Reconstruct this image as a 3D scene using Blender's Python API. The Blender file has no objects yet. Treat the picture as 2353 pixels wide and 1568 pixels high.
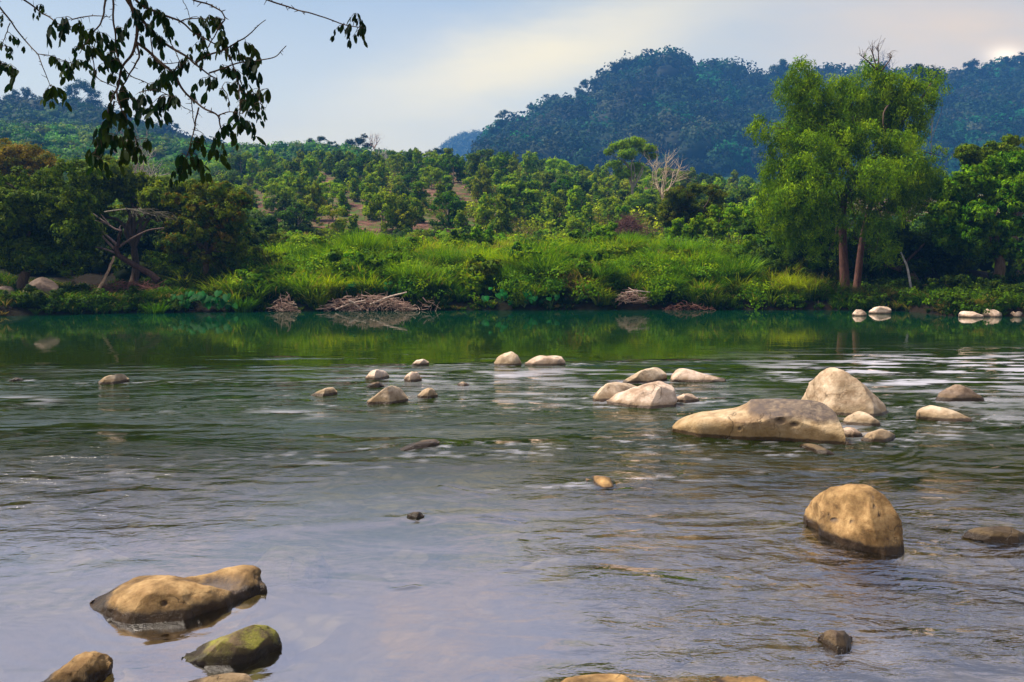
import bpy, math
import numpy as np
from mathutils import Vector

SC = bpy.context.scene
COL = SC.collection
rng = np.random.default_rng(7)

# ------------------------------------------------------------------ camera model
F, CX, CY, HC, HOR = 1961.0, 1176.5, 784.0, 2.2, 608.0
PITCH = math.atan((CY - HOR) / F)
CP, SP = math.cos(PITCH), math.sin(PITCH)

def P(u, v, Y):
    """world point seen at photo position (u, v) that stands Y metres away"""
    u = np.asarray(u, float); v = np.asarray(v, float)
    dy = F * CP + (CY - v) * SP
    dz = -F * SP + (CY - v) * CP
    t = Y / dy
    return np.stack(np.broadcast_arrays((u - CX) * t, Y + 0 * t, HC + dz * t), -1)

def Yw(v, z0=0.0):
    v = np.asarray(v, float)
    dy = F * CP + (CY - v) * SP
    dz = -F * SP + (CY - v) * CP
    return (z0 - HC) / dz * dy

def proj(x, y, z):
    f = y * CP - (z - HC) * SP
    up = y * SP + (z - HC) * CP
    return CX + F * x / f, CY - F * up / f

# ------------------------------------------------------------------ numpy noise
_perm = rng.permutation(256)
_perm = np.concatenate([_perm, _perm, _perm])
_val = rng.random(256) * 2 - 1

def _h(i, j, k):
    return _val[_perm[_perm[_perm[i & 255] + (j & 255)] + (k & 255)]]

def vnoise(x, y, z=0.0):
    x, y, z = np.broadcast_arrays(np.asarray(x, float), np.asarray(y, float), np.asarray(z, float))
    i, j, k = np.floor(x).astype(int), np.floor(y).astype(int), np.floor(z).astype(int)
    fx, fy, fz = x - i, y - j, z - k
    fx, fy, fz = [t * t * t * (t * (t * 6 - 15) + 10) for t in (fx, fy, fz)]
    def L(a, b, t): return a + (b - a) * t
    return L(L(L(_h(i, j, k), _h(i+1, j, k), fx), L(_h(i, j+1, k), _h(i+1, j+1, k), fx), fy),
             L(L(_h(i, j, k+1), _h(i+1, j, k+1), fx), L(_h(i, j+1, k+1), _h(i+1, j+1, k+1), fx), fy), fz)

def fbm(x, y, z=0.0, o=4):
    a, s, r = 1.0, 1.0, 0
    for n in range(o):
        r = r + a * vnoise(x * s + 17.3 * n, y * s + 5.1 * n, z * s + 3.7 * n)
        a *= .5; s *= 2.03
    return r

# ------------------------------------------------------------------ objects
def tag(o, label=None, cat=None, group=None, kind=None):
    if label: o['label'] = label
    if cat: o['category'] = cat
    if group: o['group'] = group
    if kind: o['kind'] = kind
    return o

def empty(name, loc, rz=0.0):
    o = bpy.data.objects.new(name, None); COL.objects.link(o)
    o.location = tuple(float(a) for a in loc); o.rotation_euler = (0, 0, rz)
    o.empty_display_size = .2
    return o

def mesh(name, V, Q, mat, parent=None, col=None, smooth=True, T=None, attrs=None):
    V = np.asarray(V, np.float32).reshape(-1, 3)
    Q = np.asarray(Q, np.int32).reshape(-1, 4) if Q is not None and len(Q) else np.zeros((0, 4), np.int32)
    T = np.asarray(T, np.int32).reshape(-1, 3) if T is not None and len(T) else np.zeros((0, 3), np.int32)
    me = bpy.data.meshes.new(name)
    me.vertices.add(len(V)); me.vertices.foreach_set('co', V.ravel())
    me.loops.add(Q.size + T.size)
    me.loops.foreach_set('vertex_index', np.concatenate([Q.ravel(), T.ravel()]))
    me.polygons.add(len(Q) + len(T))
    st = np.concatenate([np.arange(len(Q)) * 4, Q.size + np.arange(len(T)) * 3]).astype(np.int32)
    me.polygons.foreach_set('loop_start', st)
    me.update(calc_edges=True)
    if smooth:
        me.polygons.foreach_set('use_smooth', np.ones(len(st), bool))
    if col is not None:
        c = np.ones((len(V), 4), np.float32); c[:, :3] = col
        a = me.color_attributes.new('col', 'FLOAT_COLOR', 'POINT'); a.data.foreach_set('color', c.ravel())
    for k, arr in (attrs or {}).items():
        a = me.attributes.new(k, 'FLOAT', 'POINT'); a.data.foreach_set('value', np.asarray(arr, np.float32).ravel())
    me.materials.append(mat)
    me.validate()
    o = bpy.data.objects.new(name, me); COL.objects.link(o)
    if parent is not None: o.parent = parent
    return o

class Geo:
    def __init__(s): s.V, s.Q, s.T, s.C, s.n = [], [], [], [], 0
    def add(s, V, Q=None, C=None, T=None):
        V = np.asarray(V, float).reshape(-1, 3)
        if Q is not None and len(Q): s.Q.append(np.asarray(Q) + s.n)
        if T is not None and len(T): s.T.append(np.asarray(T) + s.n)
        if C is None: C = np.ones((len(V), 3)) * .3
        s.C.append(np.broadcast_to(np.asarray(C, float), (len(V), 3)))
        s.V.append(V); s.n += len(V)
    def build(s, name, mat, parent=None, origin=None, smooth=True):
        V = np.concatenate(s.V)
        if origin is not None: V = V - np.asarray(origin, float)
        return mesh(name, V, np.concatenate(s.Q) if s.Q else None, mat, parent,
                    np.concatenate(s.C), smooth, np.concatenate(s.T) if s.T else None)

def smoothpts(p, n):
    """Catmull-Rom through p (k x d) at n samples"""
    p = np.asarray(p, float); k = len(p)
    if k == 2: return p[0] + (p[1] - p[0]) * np.linspace(0, 1, n)[:, None]
    q = np.concatenate([[2*p[0]-p[1]], p, [2*p[-1]-p[-2]]])
    t = np.linspace(0, k - 1 - 1e-6, n); i = t.astype(int); f = (t - i)[:, None]
    a, b, c, d = q[i], q[i+1], q[i+2], q[i+3]
    return .5 * (2*b + (c-a)*f + (2*a-5*b+4*c-d)*f*f + (3*b-a-3*c+d)*f**3)

def tube(g, pts, r0, r1, C=(.2, .15, .1), n=8, seg=None, wob=0.0, power=1.0):
    seg = seg or max(4, len(pts) * 4)
    p = smoothpts(pts, seg)
    L = np.linalg.norm(p[-1] - p[0]) + 1e-6
    if wob: p = p + np.stack([vnoise(p[:, 0]*4/L+9, p[:, 2]*9/L, a*7.7) for a in range(3)], -1) * wob * L
    t = np.gradient(p, axis=0); t /= np.linalg.norm(t, axis=1)[:, None] + 1e-9
    ref = np.array([0.31, 1, .17]); ref /= np.linalg.norm(ref)
    a = np.cross(t, ref); a /= np.linalg.norm(a, axis=1)[:, None] + 1e-9
    b = np.cross(t, a)
    r = (r0 + (r1 - r0) * np.linspace(0, 1, seg) ** power)[:, None, None]
    th = np.linspace(0, 2*np.pi, n, endpoint=False)
    V = p[:, None] + r * (np.cos(th)[None, :, None] * a[:, None] + np.sin(th)[None, :, None] * b[:, None])
    i = np.arange(seg-1)[:, None]; j = np.arange(n)[None]
    Q = np.stack([i*n+j, i*n+(j+1) % n, (i+1)*n+(j+1) % n, (i+1)*n+j], -1).reshape(-1, 4)
    g.add(V.reshape(-1, 3), Q, C)
    return p

# ------------------------------------------------------------------ materials
def newmat(name):
    m = bpy.data.materials.new(name); m.use_nodes = True
    nt = m.node_tree
    for n in list(nt.nodes): nt.nodes.remove(n)
    out = nt.nodes.new('ShaderNodeOutputMaterial')
    return m, nt, out

class N:
    """tiny node helper"""
    def __init__(s, nt): s.nt = nt
    def __call__(s, typ, **kw):
        n = s.nt.nodes.new('ShaderNode' + typ)
        ins = kw.pop('ins', {})
        for k, v in kw.items(): setattr(n, k, v)
        for k, v in ins.items(): s.put(n, k, v)
        return n
    def put(s, n, k, v):
        sock = n.inputs[k]
        if isinstance(v, bpy.types.NodeSocket): s.nt.links.new(v, sock)
        elif isinstance(v, bpy.types.Node): s.nt.links.new(v.outputs[0], sock)
        else: sock.default_value = v if not (isinstance(v, tuple) and len(v) == 3 and sock.type == 'RGBA') else (*v, 1)
    def math(s, op, a, b=0.0, clamp=False):
        return s('Math', operation=op, use_clamp=clamp, ins={0: a, 1: b}).outputs[0]
    def vmath(s, op, a, b=(0, 0, 0)):
        return s('VectorMath', operation=op, ins={0: a, 1: b})
    def noise(s, vec, scale, detail=4.0, rough=.55, dist=0.0):
        return s('TexNoise', ins={'Vector': vec, 'Scale': scale, 'Detail': detail, 'Roughness': rough, 'Distortion': dist}).outputs[0]
    def ramp(s, fac, stops):
        n = s('ValToRGB', ins={0: fac}); e = n.color_ramp.elements
        while len(e) < len(stops): e.new(.5)
        for i, (p, c) in enumerate(stops):
            e[i].position = p; e[i].color = (*c, 1) if not np.isscalar(c) else (c, c, c, 1)
        return n.outputs[0]
    def mix(s, fac, a, b, mode='MIX'):
        n = s('Mix', data_type='RGBA', blend_type=mode)
        s.put(n, 0, fac); s.put(n, 6, a); s.put(n, 7, b)
        return n.outputs[2]
    def maprange(s, v, a, b, c=0.0, d=1.0):
        return s('MapRange', ins={0: v, 1: a, 2: b, 3: c, 4: d}).outputs[0]

def foliage_mat(name, transl=.35, rough=.65, hue=.012, val=.25, spec=.08):
    m, nt, out = newmat(name); n = N(nt)
    c = n('VertexColor', layer_name='col').outputs[0]
    r = n('ObjectInfo').outputs['Random']
    h = n('HueSaturation', ins={'Saturation': 1.14, 'Hue': n.maprange(r, 0, 1, .5-hue, .5+hue), 'Value': n.maprange(r, 0, 1, 1-val, 1+val), 'Color': c}).outputs[0]
    p = n('BsdfPrincipled', ins={'Base Color': h, 'Roughness': rough, 'Specular IOR Level': spec})
    t = n('BsdfTranslucent', ins={'Color': n.mix(1.0, h, (1.25, 1.15, .55), 'MULTIPLY')})
    nt.links.new(n('MixShader', ins={0: transl, 1: p.outputs[0], 2: t.outputs[0]}).outputs[0], out.inputs[0])
    return m

def bark_mat(name, bump=.02, scale=6.0):
    m, nt, out = newmat(name); n = N(nt)
    pos = n('NewGeometry').outputs['Position']
    c = n('VertexColor', layer_name='col').outputs[0]
    st = n.vmath('MULTIPLY', pos, (1, 1, .22)).outputs[0]
    f = n.noise(st, scale*3, 6, .7)
    c2 = n.mix(n.maprange(f, .35, .65), n.mix(1.0, c, (.45, .42, .4), 'MULTIPLY'), n.mix(1.0, c, (1.3, 1.25, 1.2), 'MULTIPLY'))
    b = n('Bump', ins={'Strength': .8, 'Distance': bump, 'Height': f})
    p = n('BsdfPrincipled', ins={'Base Color': c2, 'Roughness': .85, 'Specular IOR Level': .2, 'Normal': b})
    nt.links.new(p.outputs[0], out.inputs[0])
    return m

M_LEAF = foliage_mat('leaf')
M_FAR = foliage_mat('far_leaf', transl=.2, rough=.7, spec=.1)
M_GRASS = foliage_mat('grass_blade', transl=.4, rough=.5, hue=0, val=0)
M_BARK = bark_mat('bark')
M_TWIG = bark_mat('twig', .002, 40)

def rock_mat(name, light, mid, dark, wet=.06, stain=.14, stain_c=(.16, .105, .04), moss=0.0, pits=.5, sc=1.0, moss_c=(.15, .17, .015), rough_fac=1.0, zoff=0.0):
    m, nt, out = newmat(name); n = N(nt)
    g = n('NewGeometry'); pos = g.outputs['Position']
    z = n.math('ADD', n('SeparateXYZ', ins={0: pos}).outputs[2], zoff)
    big = n.noise(pos, 2.2*sc, 5, .6, .3)
    med = n.noise(pos, 9*sc, 8, .7)
    fine = n.noise(pos, 60*sc, 5, .7)
    c = n.ramp(big, [(.36, dark), (.48, mid), (.60, light)])
    c = n.mix(n.maprange(med, .40, .62, 0, .75), c, n.mix(1.0, c, (.62, .55, .48), 'MULTIPLY'))
    # sediment bands running along the stone
    band = n('TexWave', bands_direction='Z', ins={'Vector': pos, 'Scale': 2.3*sc, 'Distortion': 9.0, 'Detail': 4.0, 'Detail Scale': .8}).outputs[1]
    c = n.mix(n.maprange(band, .55, .95, 0, .25), c, n.mix(1.0, c, (.72, .6, .5), 'MULTIPLY'))
    vor = n('TexVoronoi', ins={'Vector': n.vmath('ADD', pos, n.vmath('SCALE', n('TexNoise', ins={'Vector': pos, 'Scale': 6.0}).outputs[1]).outputs[0]).outputs[0], 'Scale': 7.0*sc}).outputs[0]
    pit = n.math('MULTIPLY', n.maprange(vor, .0, .14, 1, 0), n.maprange(n.noise(pos, 3*sc, 2), .5, .62, 0, pits))
    c = n.mix(pit, c, (.05, .035, .02))
    speck = n.maprange(n.noise(pos, 30*sc, 4, .85), .58, .68, 0, .7)
    c = n.mix(speck, c, n.mix(1.0, c, (.4, .33, .25), 'MULTIPLY'))
    zz = n.math('ADD', z, n.math('MULTIPLY', n.math('SUBTRACT', n.noise(pos, 4*sc, 5), .5), stain*1.6))
    c = n.mix(n.maprange(zz, stain*.6, stain*1.25, .85, 0), c, n.mix(.6, c, stain_c))
    if moss:
        nz = n('SeparateXYZ', ins={0: g.outputs['Normal']}).outputs[2]
        mf = n.math('MULTIPLY', n.maprange(n.noise(pos, 5*sc, 6, .7), .42, .58, 0, moss), n.maprange(nz, .1, .5))
        c = n.mix(mf, c, n.mix(n.maprange(fine, .3, .7), moss_c, (.28, .23, .05)))
    zw = n.math('ADD', z, n.math('MULTIPLY', n.math('SUBTRACT', n.noise(pos, 8*sc, 4), .5), wet*.8))
    wf = n.maprange(zw, wet*.7, wet*1.05, 1, 0)
    c = n.mix(n.math('MULTIPLY', wf, .9), c, n.mix(1.0, c, (.16, .13, .11), 'MULTIPLY'))
    crk = n('TexVoronoi', feature='DISTANCE_TO_EDGE', ins={'Vector': n.vmath('ADD', pos, n.vmath('SCALE', n('TexNoise', ins={'Vector': pos, 'Scale': 2.5, 'Detail': 6.0}).outputs[1]).outputs[0]).outputs[0], 'Scale': 1.1*sc}).outputs[0]
    crk = n.math('MULTIPLY', n.maprange(crk, 0, .012, 1, 0), n.maprange(n.noise(pos, 1.7*sc, 3), .5, .6))
    c = n.mix(n.math('MULTIPLY', crk, .4), c, (.10, .07, .05))
    hgt = n.math('ADD', n.math('SUBTRACT', n.math('MULTIPLY', med, .75), n.math('MULTIPLY', crk, .5)), n.math('SUBTRACT', n.math('MULTIPLY', fine, .22), n.math('MULTIPLY', pit, .5)))
    brown_mask = n('Attribute', attribute_name='brown_mask').outputs['Fac']
    c = n.mix(n.math('MULTIPLY', brown_mask, n.maprange(n.noise(pos, 14*sc, 4), .3, .6, .6, 1)), c, (.115, .088, .075))
    b = n('Bump', ins={'Strength': .9, 'Distance': .045/sc, 'Height': hgt})
    p = n('BsdfPrincipled', ins={'Base Color': c, 'Roughness': n.maprange(wf, 0, 1, .85*rough_fac, .3), 'Specular IOR Level': .3, 'Normal': b})
    nt.links.new(p.outputs[0], out.inputs[0])
    return m

CREAM = rock_mat('cream_sandstone', (.72, .58, .42), (.55, .42, .29), (.33, .24, .15), wet=.05, stain=.13)
CREAMB = rock_mat('pale_pink_sandstone', (.78, .62, .50), (.62, .47, .36), (.38, .27, .19), wet=.05, stain=.09, pits=.3)
OCHRE = rock_mat('ochre_sandstone', (.44, .285, .125), (.27, .165, .065), (.12, .07, .025), wet=.07, stain=.09, stain_c=(.05, .035, .015), sc=2.0, pits=1)
MOSSY = rock_mat('mossy_sandstone', (.22, .155, .085), (.15, .11, .06), (.09, .065, .04), wet=.06, stain=.08, moss=.95, sc=2.0, stain_c=(.04, .03, .015))
OCHREL = rock_mat('low_ochre_sandstone', (.50, .31, .12), (.33, .20, .08), (.15, .09, .035), wet=.018, stain=.03, stain_c=(.06, .04, .02), sc=2.0, pits=1)
SHOREB = rock_mat('shore_brown_stone', (.17, .12, .09), (.125, .088, .066), (.075, .052, .04), zoff=20.0)
SUBM = rock_mat('submerged_sandstone', (.46, .38, .22), (.36, .29, .16), (.26, .20, .11), zoff=20.0)
DARKR = rock_mat('dark_wet_stone', (.13, .09, .06), (.08, .055, .04), (.04, .03, .024), wet=.05, stain=.1, sc=2.0, rough_fac=.7)
SLAB = rock_mat('slab_sandstone', (.62, .48, .31), (.50, .37, .22), (.32, .22, .13), wet=.05, stain=.2, stain_c=(.22, .13, .03), pits=1)
ROUGHR = rock_mat('rough_brown_stone', (.30, .22, .16), (.2, .145, .11), (.1, .07, .06), wet=.07, stain=.1, sc=1.3, pits=1)

# ------------------------------------------------------------------ terrain
UB = [-1500, -300, 0, 300, 600, 1000, 1500, 1900, 2080, 2180, 2353, 2700, 3800]
VB = [730, 729, 727, 720, 716, 714, 712, 713, 716, 727, 729, 732, 735]
def bankY(u): return Yw(np.interp(u, UB, VB))

ucol = np.array([-2500, -300, 0, 150, 300, 600, 900, 1000, 1100, 1116, 1122, 1150, 1200, 1300, 1380, 1400, 1480, 1550, 1600, 1700, 1850, 2000, 2150, 2200, 2353, 2700, 5000], float)
def row(pts):
    a = np.array(pts, float); return np.interp(ucol, a[:, 0], a[:, 1])
ridge = row([(-2500, 300), (-300, 270), (0, 275), (150, 262), (300, 300), (600, 430), (1000, 440), (1100, 430), (1116, 440), (1122, 385), (1150, 328), (1200, 305), (1300, 268), (1380, 246), (1405, 202), (1480, 188), (1550, 174), (1600, 202), (1700, 210), (1850, 212), (2000, 210), (2150, 214), (2200, 204), (2280, 200), (2353, 190), (2700, 165), (5000, 300)])
rows = [(80, row([(-2500, 500), (0, 535), (600, 545), (1500, 552), (1900, 570), (5000, 560)])),
        (110, row([(-2500, 440), (0, 455), (600, 465), (900, 467), (1200, 482), (1500, 500), (1700, 515), (5000, 520)])),
        (150, row([(-2500, 380), (0, 400), (600, 405), (900, 408), (1200, 428), (1500, 452), (1700, 468), (5000, 470)])),
        (200, row([(-2500, 320), (0, 345), (300, 358), (600, 388), (900, 398), (1200, 416), (1500, 432), (1700, 448), (5000, 450)])),
        (270, row([(-2500, 260), (0, 298), (300, 312), (600, 355), (900, 379), (1000, 389), (1200, 408), (1500, 428), (1700, 440), (5000, 440)])),
        (330, row([(-2500, 270), (0, 305), (300, 335), (600, 385), (900, 395), (1500, 450), (5000, 460)])),
        (430, np.where(ucol < 700, row([(-2500, 250), (0, 262), (150, 258), (300, 288), (600, 400), (700, 440), (5000, 440)]), row([(-2500, 440), (1100, 440), (1150, 425), (1900, 430), (5000, 430)]))),
        (540, np.where(ucol < 700, 430, ridge + (430 - ridge) * .48)),
        (660, np.where(ucol < 700, 440, ridge)),
        (800, np.full(len(ucol), 470.))]
rY = np.array([r[0] for r in rows], float)
rV = np.array([r[1] for r in rows])

def ground(x, y):
    """ground height at world x, y (bank and hills; -depth under the river)"""
    x, y = np.broadcast_arrays(np.asarray(x, float), np.asarray(y, float))
    u = CX + F * x / np.maximum(y, 1.0)
    yb = bankY(u)
    s = y - yb
    side = np.clip((np.abs(u - 1150) - 550) / 350, 0, 1)       # left and right shores are lower
    side = side * side * (3 - 2 * side)
    mound = np.clip(fbm(x * .13 + 3, y * .22, 0, 3), -1, 1)
    zc = np.interp(s, [-60, -14, -5, -1.5, 0, .45, 2, 5, 10, 22], [-.45, -1.3, -1.6, -.8, -.04, .28, .95, 1.75, 2.35, 2.9])
    zs = np.interp(s, [-60, -14, -5, -1.5, 0, .45, 2, 5, 10, 22], [-.45, -1.3, -1.6, -.8, -.04, .35, .5, .8, 1.4, 2.3])
    z1 = zc * (1 - side) + zs * side + np.clip(s - 1, 0, 1) * mound * .5
    # uphill table
    k = np.clip(np.searchsorted(rY, y) - 1, 0, len(rY) - 2)
    t = np.clip((y - rY[k]) / (rY[k+1] - rY[k]), 0, 1)
    vt = np.zeros(x.shape)
    for a in range(len(rY) - 1):
        mk = k == a
        if mk.any():
            va = np.interp(u[mk], ucol, rV[a]); vb = np.interp(u[mk], ucol, rV[a+1])
            za = HC + (HOR - va) / F * rY[a]; zb = HC + (HOR - vb) / F * rY[a+1]
            tt = t[mk]; 
            vt[mk] = za + (zb - za) * tt
    far = vt + fbm(x * .02, y * .02, 1, 4) * np.clip((y - 80) / 80, 0, 1) * 2.0 + fbm(x*.15, y*.15, 2, 3)*.25*np.clip((y-60)/30, 0, 1)
    w = np.clip((y - 58) / 24, 0, 1); w = w * w * (3 - 2 * w)
    near_bed = np.where(s < -5, -.32 - .9*np.clip((y-14)/14, 0, 1) - .35*np.clip((y-6)/9, 0, 1) + .12*fbm(x*.9, y*.9, 4, 3), z1)
    kk = np.clip((s + 9) / 4, 0, 1)
    z1 = near_bed * (1 - kk) + z1 * kk
    return z1 * (1 - w) + far * w

def G(u, Y):
    """world point on the ground at column u and distance Y"""
    x = (np.asarray(u, float) - CX) / F * Y
    return np.stack(np.broadcast_arrays(x, Y, ground(x, Y)), -1)

def ground_mat():
    m, nt, out = newmat('ground_soil_and_turf'); n = N(nt)
    g = n('NewGeometry'); pos = g.outputs['Position']
    y = n('SeparateXYZ', ins={0: pos}).outputs[1]
    z = n('SeparateXYZ', ins={0: pos}).outputs[2]
    a = n.noise(pos, .35, 6, .65); b = n.noise(pos, 2.5, 6, .7)
    b2 = n.noise(pos, 1.1, 8, .8)
    soil = n.ramp(b2, [(.36, (.035, .018, .012)), (.5, (.12, .055, .038)), (.64, (.30, .16, .12))])
    turf = n.ramp(b, [(.3, (.025, .05, .008)), (.6, (.06, .12, .015)), (.8, (.14, .15, .03))])
    c = n.mix(n.maprange(n.math('ADD', n.math('MULTIPLY', a, .6), n.math('MULTIPLY', b, .4)), .47, .58), soil, turf)
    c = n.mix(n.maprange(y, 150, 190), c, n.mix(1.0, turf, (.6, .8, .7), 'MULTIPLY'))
    c = n.mix(n.maprange(y, 80, 74), c, n.mix(n.maprange(a, .4, .6), (.008, .010, .004), (.020, .012, .008)))  # near bank soil almost black, the groves' shade put into its colour
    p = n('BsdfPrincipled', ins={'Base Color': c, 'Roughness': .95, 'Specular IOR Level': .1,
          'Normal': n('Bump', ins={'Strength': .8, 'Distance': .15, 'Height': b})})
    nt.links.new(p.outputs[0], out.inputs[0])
    return m

def bed_mat():
    m, nt, out = newmat('riverbed_cobbles'); n = N(nt)
    pos = n('NewGeometry').outputs['Position']
    warp = n.vmath('ADD', pos, n.vmath('MULTIPLY', n('TexNoise', ins={'Vector': pos, 'Scale': 3.0}).outputs[1], (.25, .25, 0)).outputs[0]).outputs[0]
    flat = n.vmath('MULTIPLY', warp, (1, 1, 0)).outputs[0]
    v1 = n('TexVoronoi', ins={'Vector': flat, 'Scale': 1.6, 'Randomness': 1.0})
    v2 = n('TexVoronoi', ins={'Vector': flat, 'Scale': 6.0})
    c1 = n.ramp(n('SeparateColor', ins={0: v1.outputs[1]}).outputs[0], [(0, (.06, .045, .018)), (.5, (.17, .125, .055)), (.8, (.34, .27, .14)), (1, (.55, .46, .28))])
    c2 = n.ramp(n('SeparateColor', ins={0: v2.outputs[1]}).outputs[1], [(0, (.08, .06, .025)), (.6, (.19, .14, .07)), (1, (.34, .27, .15))])
    c = n.mix(n.maprange(n.noise(pos, .8, 4), .42, .56), c1, c2)
    c = n.mix(n.maprange(v2.outputs[0], .3, .6, 0, .6), c, (.03, .025, .012))
    c = n.mix(.4, c, n.ramp(n.noise(pos, 12, 6, .7), [(.3, (.06, .05, .02)), (.7, (.3, .24, .13))]))
    p = n('BsdfPrincipled', ins={'Base Color': c, 'Roughness': .9, 'Specular IOR Level': 0})
    nt.links.new(p.outputs[0], out.inputs[0])
    return m

def gridmesh(name, X, Y, Z, mat, attrs=None):
    a, b = X.shape
    i = np.arange(a-1)[:, None]; j = np.arange(b-1)[None]
    Q = np.stack([i*b+j, i*b+j+1, (i+1)*b+j+1, (i+1)*b+j], -1).reshape(-1, 4)
    return mesh(name, np.stack([X, Y, Z], -1).reshape(-1, 3), Q, mat, attrs=attrs)

us = np.concatenate([np.linspace(-1300, -310, 25), np.linspace(-300, 2653, 420), np.linspace(2665, 3700, 25)])
ys = np.concatenate([np.linspace(31, 54, 110), np.geomspace(54.5, 860, 170)])
YY, UU = np.meshgrid(ys, us, indexing='ij')
XX = (UU - CX) / F * YY
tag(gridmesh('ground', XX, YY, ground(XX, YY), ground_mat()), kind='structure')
yb_ = np.concatenate([np.linspace(-8, 1.4, 8), np.geomspace(1.5, 31.2, 170)])
sb_ = np.linspace(-1, 1, 260)
YY, SS = np.meshgrid(yb_, sb_, indexing='ij')
XX = SS * (1.35 * np.maximum(YY, 1) + 8)
tag(gridmesh('riverbed', XX, YY, ground(XX, np.maximum(YY, 1.2)) - .004, bed_mat()), kind='structure')

# ------------------------------------------------------------------ water
def blob(u, v, cu, cv, ru, rv):
    return np.exp(-(((u-cu)/ru)**2 + ((v-cv)/rv)**2))

def water_mat():
    m, nt, out = newmat('river_water'); n = N(nt)
    pos = n('NewGeometry').outputs['Position']
    amp = n('Attribute', attribute_name='ripple').outputs['Fac']
    foam_glint = n('Attribute', attribute_name='foam_glint').outputs['Fac']
    y = n('SeparateXYZ', ins={0: pos}).outputs[1]
    f1 = n.vmath('MULTIPLY', pos, (.55, 1, 1)).outputs[0]
    n1 = n.noise(f1, 2.0, 2, .5, .8)
    n2 = n.noise(f1, 8.5, 3, .55, .8)
    n3 = n.noise(f1, 26, 3, .6, .4)
    w2 = n.maprange(y, 7, 22, .75, .22); w3 = n.maprange(y, 5, 12, .30, .05)
    h = n.math('ADD', n.math('MULTIPLY', n1, 3.0), n.math('ADD', n.math('MULTIPLY', n2, w2), n.math('MULTIPLY', n3, w3)))
    h = n.math('MULTIPLY', h, amp)
    b = n('Bump', ins={'Strength': 1.0, 'Distance': .06, 'Height': h})
    fr = n('Fresnel', ins={'IOR': 1.34, 'Normal': b})
    fac = n.math('MAXIMUM', n.math('MULTIPLY', n.math('POWER', fr, 1.45), 1.12), n.maprange(y, 6.5, 10.5, .42, .05))
    gl = n('BsdfGlossy', ins={'Color': (1, .97, .98), 'Roughness': .022, 'Normal': b})
    deep = n.maprange(y, 6.5, 13, .04, .86)
    tr = n('BsdfTransparent', ins={'Color': (.68, .65, .45)})
    body = n('BsdfDiffuse', ins={'Color': n.mix(n.maprange(y, 20, 36), (.014, .026, .002), (.002, .036, .016))})
    under = n('MixShader', ins={0: deep, 1: tr.outputs[0], 2: body.outputs[0]})
    w = n('MixShader', ins={0: fac, 1: under.outputs[0], 2: gl.outputs[0]})
    fo = n('BsdfDiffuse', ins={'Color': (.55, .54, .62)})  # lavender white: foam together with painted sky reflection
    nt.links.new(n('MixShader', ins={0: foam_glint, 1: w.outputs[0], 2: fo.outputs[0]}).outputs[0], out.inputs[0])
    return m

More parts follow.
